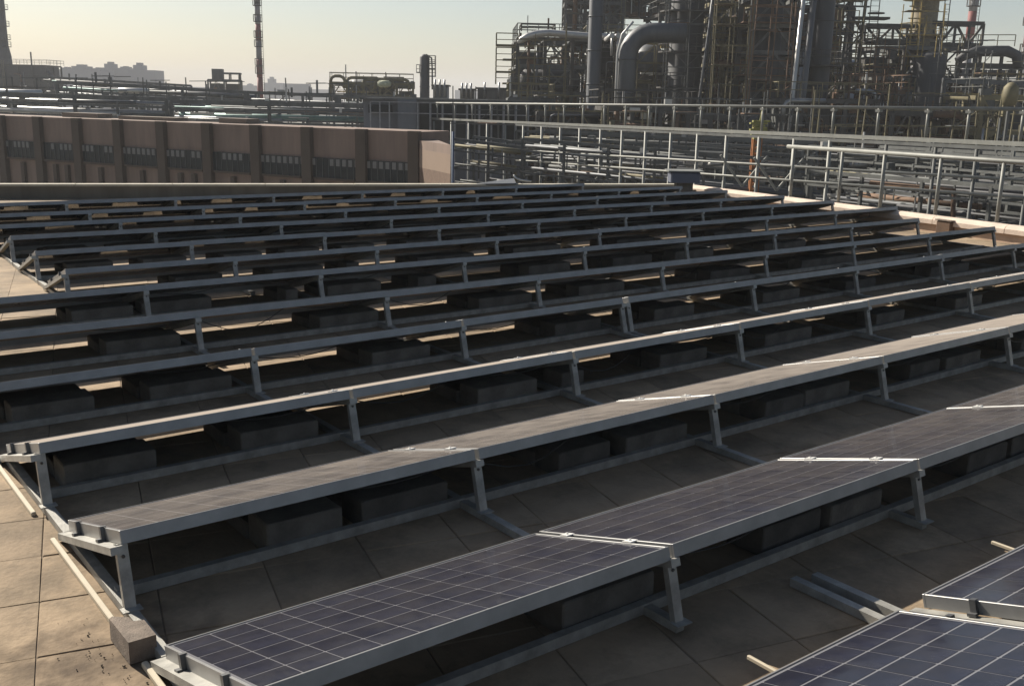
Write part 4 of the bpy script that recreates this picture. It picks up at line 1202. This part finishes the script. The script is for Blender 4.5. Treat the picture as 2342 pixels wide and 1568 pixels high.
# yellow column with platform and trusses
t = tower_at('yellow_column', 'tall column with yellow scaffold and a round platform at upper right', 'column', 2095, 100)
column_vessel(t, 1.25, zz(2095, -120, 100), mat('ochre_column', (.17, .14, .085), .7, .1), 0, (zz(2095, 84, 100), zz(2095, 2, 100)), M_YEL)
for x in (-1.6, -.9):
    m = MB(); m.bar((x, -1.3, zz(2095, 200, 100)), (x, -1.3, zz(2095, -80, 100)), .14); build(m, 'scaffold_pole', M_YEL, t)
m = MB(); z = zz(2095, 180, 100)
while z < zz(2095, -40, 100): m.bar((-2, -1.3, z), (-.5, -1.3, z), .1); z += 1.1
build(m, 'scaffold_rungs', M_YEL, t)
m = MB(); ladder(m, 1.9, -.5, zz(2095, 90, 100), zz(2095, -40, 100), .5); build(m, 'ladder', M_STEEL, t)
for (px, dx, lab) in ((2028, 0, 'box truss bridge left of the yellow column'), (2168, 0, 'box truss bridge right of the yellow column')):
    t = tower_at('truss_bridge', lab, 'truss', px, 99)
    wt = 2.7; za, zb2 = zz(px, 96 + (px > 2100) * 8, 99), zz(px, 62 - (px > 2100) * 6, 99)
    for z in (za, zb2):
        for y in (0, 2):
            m = MB(); m.bar((-wt, y, z), (wt, y, z), .32, .36); build(m, 'chord', M_STEEL, t)
    n = 4
    for i in range(n + 1):
        x = -wt + 2 * wt * i / n; m = MB(); m.bar((x, 0, za), (x, 0, zb2), .2); build(m, 'upright', M_STEEL, t)
        if i < n:
            m = MB(); x2 = x + 2 * wt / n
            m.bar((x if i % 2 else x2, 0, za), (x2 if i % 2 else x, 0, zb2), .2); build(m, 'diagonal', M_STEEL, t)
    m = MB(); m.box(-wt, wt, -.2, 2.2, za - .3, za - .16); build(m, 'deck', M_STEEL, t)
    for s in (-wt, wt):
        m = MB(); m.bar((s, 1, 0), (s, 1, za - .3), .35); build(m, 'support', M_STEEL, t)

t = tower_at('process_unit', 'wide dark block of plant below the yellow column', 'process structure', 2090, 96)
frame_structure(t, 7.6, 8, 0, zz(2090, 112, 96), 3, 1, 6, M_STEEL, M_STEELG, seed=39, fill=1.0, pipes=20, clutter=90, pipemats=PMD)
m = MB(); m.lathe([(1.6, 0), (1.6, zz(2110, 130, 96)), (1.3, zz(2110, 124, 96)), (.4, zz(2110, 120, 96))], 24, (1.2, .4)); build(m, 'vessel', M_DARKV, t)
t = tower_at('process_unit', 'dark plant with a flat domed duct at upper right', 'process structure', 2262, 94)
frame_structure(t, 6.4, 7, 0, zz(2262, 190, 94), 3, 1, 5, M_STEEL, M_STEELG, seed=40, fill=1.0, pipes=24, clutter=110, pipemats=PMD)
zt = zz(2262, 132, 94); zb2 = zz(2262, 190, 94)
for x in (-2.9, -1, 1, 2.9):
    m = MB(); m.bar((x, .5, zb2), (x, .5, zt + .3), .25); build(m, 'column', M_STEEL, t)
m = MB(); m.bar((-3, .5, zz(2262, 152, 94)), (3.1, .5, zz(2262, 152, 94)), .3, .5); build(m, 'beam', M_STEEL, t)
m = MB(); m.tube([(-3.3, 0, zt - .4), (-2.6, 0, zt + .1), (-1.5, 0, zt + .5), (1.2, 0, zt + .55), (2.1, 0, zt + .2), (2.4, 0, zt - .9)], [.35, .42, .48, .5, .48, .4], 14); build(m, 'domed_duct', M_DARKV, t)
m = MB(); guard(m, [(-3, 0, zt + .9), (1.8, 0, zt + 1.0)], 1.0, .05, False); build(m, 'guard_rail', M_OLIVE, t)
for k in range(6):
    m = MB(); x = -2.6 + k * .9; m.box(x, x + .5, .2, 1, zz(2262, 176, 94), zz(2262, 160, 94)); build(m, 'equipment_box', M_DARKV if k % 2 else M_GREYPIPE, t)
t = tower_at('pipe_portal', 'grey steel portal in front of the dark plant at right', 'steel frame', 2250, 80)
for x in (-3.2, 3.6):
    m = MB(); m.bar((x, 0, 0), (x, 0, zz(2250, 192, 80)), .3); build(m, 'post', M_GREYPIPE, t)
m = MB(); m.bar((-3.35, 0, zz(2250, 192, 80) + .2), (3.8, 0, zz(2250, 196, 80) + .2), .3, .38); build(m, 'beam', M_GREYPIPE, t)
for k in range(4):
    m = MB(); z = zz(2250, 215 + 24 * k, 80); m.bar((-3, .2, z), (3.4, .2, z - .1), .1, .14); build(m, 'rail', [M_YEL, M_STEELG, M_RUST, M_STEELG][k], t)
t = tower_at('round_tank', 'small pale round tank at the right edge above the walkway rail', 'tank', 2312, 60)
m = MB(); z = zz(2312, 240, 60); m.lathe([(.1, z - .1), (.4, z), (.45, z + .5), (.42, z + 1.0), (.2, z + 1.25), (.05, z + 1.3)], 16); build(m, 'shell', M_OLIVE, t)
m = MB(); m.bar((0, 0, 0), (0, 0, z - .05), .15); build(m, 'post', M_STEELG, t)
for i, (px, yt, r_, mt) in enumerate(((1585, 372, .3, M_WHITEP), (1640, 376, .22, M_WHITEP))):
    p = P(px, yt, 55); t = thing('white_tank', ('left' if i == 0 else 'right') + ' small white tank glinting behind the walkway posts', 'tank', (p.x, p.y, GZ), -YAW)
    h = p.z - GZ; m = MB(); m.tube([(-.5, 0, h), (-.35, 0, h), (.35, 0, h), (.5, 0, h)], [r_ * .4, r_, r_, r_ * .4], 12); build(m, 'shell', mt, t)
    m = MB(); m.bar((0, 0, 0), (0, 0, h - r_), .2); build(m, 'stand', M_STEELG, t)

# infill units so the plant reads as one dense mass low down
for (px, D, w, d, yt, seed, lab, mm) in ((1215, 80, 3.5, 5, 230, 50, 'low pipe unit at the left foot of the refinery', M_STEELG),
        (1310, 74, 5, 5, 262, 51, 'low dark pump unit below the process towers', M_STEEL), (1480, 72, 6, 5, 250, 52, 'dark unit at the foot of the bent duct', M_STEEL),
        (1660, 73, 6, 5, 270, 53, 'dark unit at the foot of the scaffold tower', M_STEEL), (1900, 74, 7, 5, 232, 54, 'dark unit with ladders left of the plant block', M_STEEL),
        (2020, 78, 4, 5, 210, 55, 'slim unit with orange rungs beside the plant block', M_RUST), (2150, 72, 6.5, 6, 262, 56, 'low dark unit in front of the plant block', M_STEEL), (2330, 70, 5, 6, 225, 57, 'olive unit at the right edge behind the walkway', M_OLIVE)):
    t = tower_at('process_unit', lab, 'process structure', px, D, 0.04)
    frame_structure(t, w, d, 0, zz(px, yt, D), 3, 1, 5, mm, seed=seed, fill=.8, pipes=20, clutter=130, pipemats=PMD)

def scaffold(px0, px1, y_top, y_bot, D, seed, label, mt=M_OLIVE, dens=.85, bay=1.5, lift=1.7, r=.045):
    R_ = random.Random(seed)
    pxm = (px0 + px1) / 2
    t = tower_at('scaffold', label, 'scaffold', pxm, D, 0.0)
    w = (px1 - px0) / F_PX * D; z1 = zz(pxm, y_top, D); z0 = max(0, zz(pxm, y_bot, D))
    nx = max(2, round(w / bay)); nz = max(2, round((z1 - z0) / lift)); dp = 1.3
    st = MB(); lg = MB(); dk = MB(); dg = MB()
    for i in range(nx + 1):
        x = -w/2 + w * i / nx
        for y in (0, dp):
            zt_ = z1 + (R_.uniform(0, 1.6) if R_.random() < .4 else R_.uniform(-2.5, .3))
            st.bar((x + R_.uniform(-.1, .1), y, z0), (x + R_.uniform(-.1, .1), y, zt_), r * 1.6)
    for k in range(nz + 1):
        z = z0 + (z1 - z0) * k / nz
        for y in (0, dp):
            for i in range(nx):
                if R_.random() < dens:
                    xa, xb = -w/2 + w * i / nx, -w/2 + w * (i + 1) / nx
                    lg.bar((xa - .2, y - .06, z + R_.uniform(-.04, .04)), (xb + .2, y - .06, z + R_.uniform(-.04, .04)), r * 1.5)
                    if R_.random() < .5: lg.bar((xa, y - .07, z + .95), (xb, y - .07, z + 1.0), r * 1.2)
                    if y == 0 and R_.random() < .38: dk.box(xa, xb, .02, dp - .02, z + .03, z + .09)
                    if R_.random() < .22 and k < nz:
                        z2 = z + (z1 - z0) / nz; a, b = (xa, xb) if R_.random() < .5 else (xb, xa)
                        dg.bar((a, y - .1, z), (b, y - .1, z2), r * 1.2)
    build(st, 'standards', mt, t, kind='stuff'); build(lg, 'ledgers', mt, t, kind='stuff'); build(dk, 'boards', R_.choice([M_RUST, M_STEELG, M_OLIVE]), t, kind='stuff'); build(dg, 'diagonals', mt, t, kind='stuff')
    return t
scaffold(1186, 1290, 92, 300, 88, 70, 'scaffold covering the left edge unit of the refinery', M_OLIVE)
scaffold(1290, 1420, -40, 110, 108, 71, 'scaffold around the clad tower above the silver header', M_STEELG)
scaffold(1455, 1540, 100, 330, 86, 72, 'scaffold between the bent duct and the reactor', M_OLIVE)
scaffold(1520, 1620, -40, 300, 81, 73, 'scaffold wrapped round the broad dark reactor', M_STEELG, .7)
scaffold(1630, 1708, -30, 330, 77, 74, 'tight scaffold in front of the olive scaffold tower', M_OLIVE, .95, 1.2, 1.5)
scaffold(1716, 1806, -40, 240, 75, 75, 'light scaffold on the front of the braced tower', M_RUST, .45)
scaffold(1862, 1960, -40, 330, 86, 76, 'scaffold left part of the open lattice', M_OLIVE, .8)
scaffold(1960, 2060, 110, 330, 88, 77, 'scaffold with orange boards left of the plant block', M_RUST, .8)
scaffold(2060, 2140, 30, 130, 92, 78, 'yellow scaffold round the foot of the yellow column', M_YEL, .6)
scaffold(2140, 2260, 120, 320, 86, 79, 'scaffold on the dark plant below the domed duct', M_STEELG, .7)
scaffold(2240, 2345, 170, 330, 82, 80, 'olive scaffold at the right edge of the refinery', M_OLIVE, .8)
scaffold(1230, 1480, 255, 400, 68, 81, 'low scaffold behind the left part of the walkway', M_OLIVE, .55)
scaffold(1500, 1860, 262, 410, 66, 82, 'low scaffold behind the middle of the walkway', M_STEELG, .5)
scaffold(1880, 2345, 250, 330, 64, 83, 'low scaffold behind the right part of the walkway', M_OLIVE, .5)
scaffold(135, 330, 196, 262, 108, 101, 'fine grey steelwork among the pipes behind the left of the brown building', M_STEELG, .5, 2.0, 1.5, .06)
scaffold(335, 560, 208, 265, 104, 102, 'fine grey steelwork between the far skyline row and the striped chimney', M_STEELG, .5, 2.2, 1.5, .06)
scaffold(610, 835, 214, 285, 100, 103, 'fine grey steelwork right of the striped chimney behind the brown building', M_STEELG, .55, 1.8, 1.4, .06)
scaffold(-20, 120, 200, 262, 105, 104, 'grey steelwork at the far left edge behind the brown building', M_STEELG, .6, 1.8, 1.4, .06)
scaffold(1035, 1190, 240, 330, 70, 105, 'grey steelwork in the gap between brown building and refinery', M_STEELG, .6, 1.4, 1.2, .045)
for (px, yt, D, w, seed, lab) in ((1600, 40, 104, 9, 90, 'dark mass of plant behind the reactor and scaffold tower'), (1470, 120, 110, 9, 91, 'dark mass of plant behind the bent duct'),
                               (1250, 150, 104, 6, 92, 'dark plant behind the left edge unit'), (1700, -60, 110, 9, 93, 'tall dark plant behind the scaffold tower'),
                               (1850, 20, 108, 8, 94, 'tall dark plant behind the pair of pipes'), (1990, 150, 106, 9, 95, 'dark plant behind the open lattice'), (2300, 200, 104, 9, 96, 'dark plant behind the domed duct')):
    t = tower_at('process_unit', lab, 'process structure', px, D, rnd.uniform(-.1, .1))
    frame_structure(t, w, 6, 0, zz(px, yt, D), 4, 1, 9, M_STEEL, M_STEEL, seed=seed, fill=.8, pipes=22, clutter=160, pipemats=PMD)

# ground level pipe tracks seen under and behind the walkway
for (x0, y0, x1, y1, D0, D1, dep_, lv, npi, seed, lab) in (
        (1195, 318, 1860, 372, 56, 47, 4, (-.3, -1.5, -2.7), 5, 61, 'pipe track with grey pipes behind the walkway, left half'),
        (1180, 300, 1860, 330, 66, 60, 4, (-.3, -1.6), 5, 62, 'pipe track farther back below the refinery units'),
        (1850, 335, 2450, 372, 48, 34, 4, (-.2, -1.1, -2.0), 6, 63, 'dense pipe track behind the right railing, upper tiers'),
        (1850, 392, 2450, 440, 42, 32, 4, (-.2, -1.0, -1.8, -2.6), 6, 64, 'dense pipe track behind the right railing, lower tiers'),
        (1035, 318, 1200, 338, 58, 57, 4, (-.3, -1.3, -2.3), 4, 65, 'short pipe rack in the gap right of the banded wing')):
    pipe_rack('pipe_rack', lab, P(x0, y0, D0), P(x1, y1, D1), dep_, lv, npi, seed, gmat=M_STEELG if seed != 65 else M_STEELG,
              mats=[M_GREYPIPE, M_DARKV, M_STEELG, M_OLIVE, M_DARKV, M_RUST, M_GREYPIPE], step=2.4, sz=.42)

# orange pole with a green and yellow head, in front of the walkway
t = tower_at('orange_pole', 'rusty orange lattice pole with a yellow green head in front of the pipe racks', 'pole', 1741, 48)
zt = zz(1741, 300, 48); m = MB()
for s in (-.17, .17): m.bar((s, 0, 0), (s, 0, zt), .10); m.bar((s, .3, 0), (s, .3, zt), .09)
z = 1.0
while z < zt: m.bar((-.17, 0, z), (.17, 0, z + .25), .09); m.bar((.17, .3, z), (-.17, .3, z + .25), .08); z += .28
build(m, 'mast', mat('orange_rust', (.30, .115, .035), .8, 0, .35, 3), t)
m = MB()
for k in range(9): m.box(-.5 + rnd.uniform(0, .4), rnd.uniform(.05, .5), -.15, .15, zt + k * .1 - .4, zt + k * .1 - .32)
m.bar((0, 0, zt), (.15, 0, zt + 1.1), .08); build(m, 'head', mat('green_yellow', (.2, .19, .05), .8), t)
# blue grey tarpaulin box behind the parapet corner
p = P(1569, 392, 24.5)
o = thing('covered_box', 'blue grey covered box with a pale lid behind the far right roof corner', 'box', (p.x, p.y, p.z - .28), -YAW)
m = MB(); m.bevbox(-.36, .36, 0, .6, 0, .26, .03); build(m, 'body', M_BLUE, o)
m = MB(); m.box(-.43, .43, -.05, .65, .262, .29); build(m, 'lid', M_POST, o)
m = MB(); m.box(-.2, .2, .1, .5, -1.8, -.001); build(m, 'plinth', M_BLOCK, o)
# curved white cover at the roof corner
p = P(1180, 402, 25)
m = MB(); q = P(1212, 414, 25)
m.tube([P(1174, 400, 25), P(1180, 408, 25), P(1190, 412, 25), P(1215, 415, 25)], .022, 8)
o = build(m, 'bent_white_pipe', M_WHITEP); tag(o, 'small bent white pipe at the far edge of the roof', 'pipe')
# dark sloping sheet beside it
a, b, c_, d_ = P(1080, 421, 24.6), P(1180, 419, 24.4), P(1175, 408, 25.2), P(1150, 411, 25.3)
m = MB(); dz = Vector((0, 0, -.03))
m.v = [tuple(v) for v in (a, b, c_, d_)] + [tuple(v + dz) for v in (a, b, c_, d_)]; m.f = [(0,1,2,3),(7,6,5,4),(0,4,5,1),(1,5,6,2),(2,6,7,3),(3,7,4,0)]; m.sm = [False]*6
o = build(m, 'metal_sheet', M_GREYPIPE); tag(o, 'grey sloping metal sheet at the far roof edge', 'metal sheet')
# blue drain pipe beside the wing
t = tower_at('blue_post', 'thin blue post just right of the banded wing', 'post', 1036, 48)
m = MB(); m.tube([(0, 0, 0), (0, 0, zz(1036, 302, 48))], .05, 8); build(m, 'shaft', M_SKYBLUE, t)
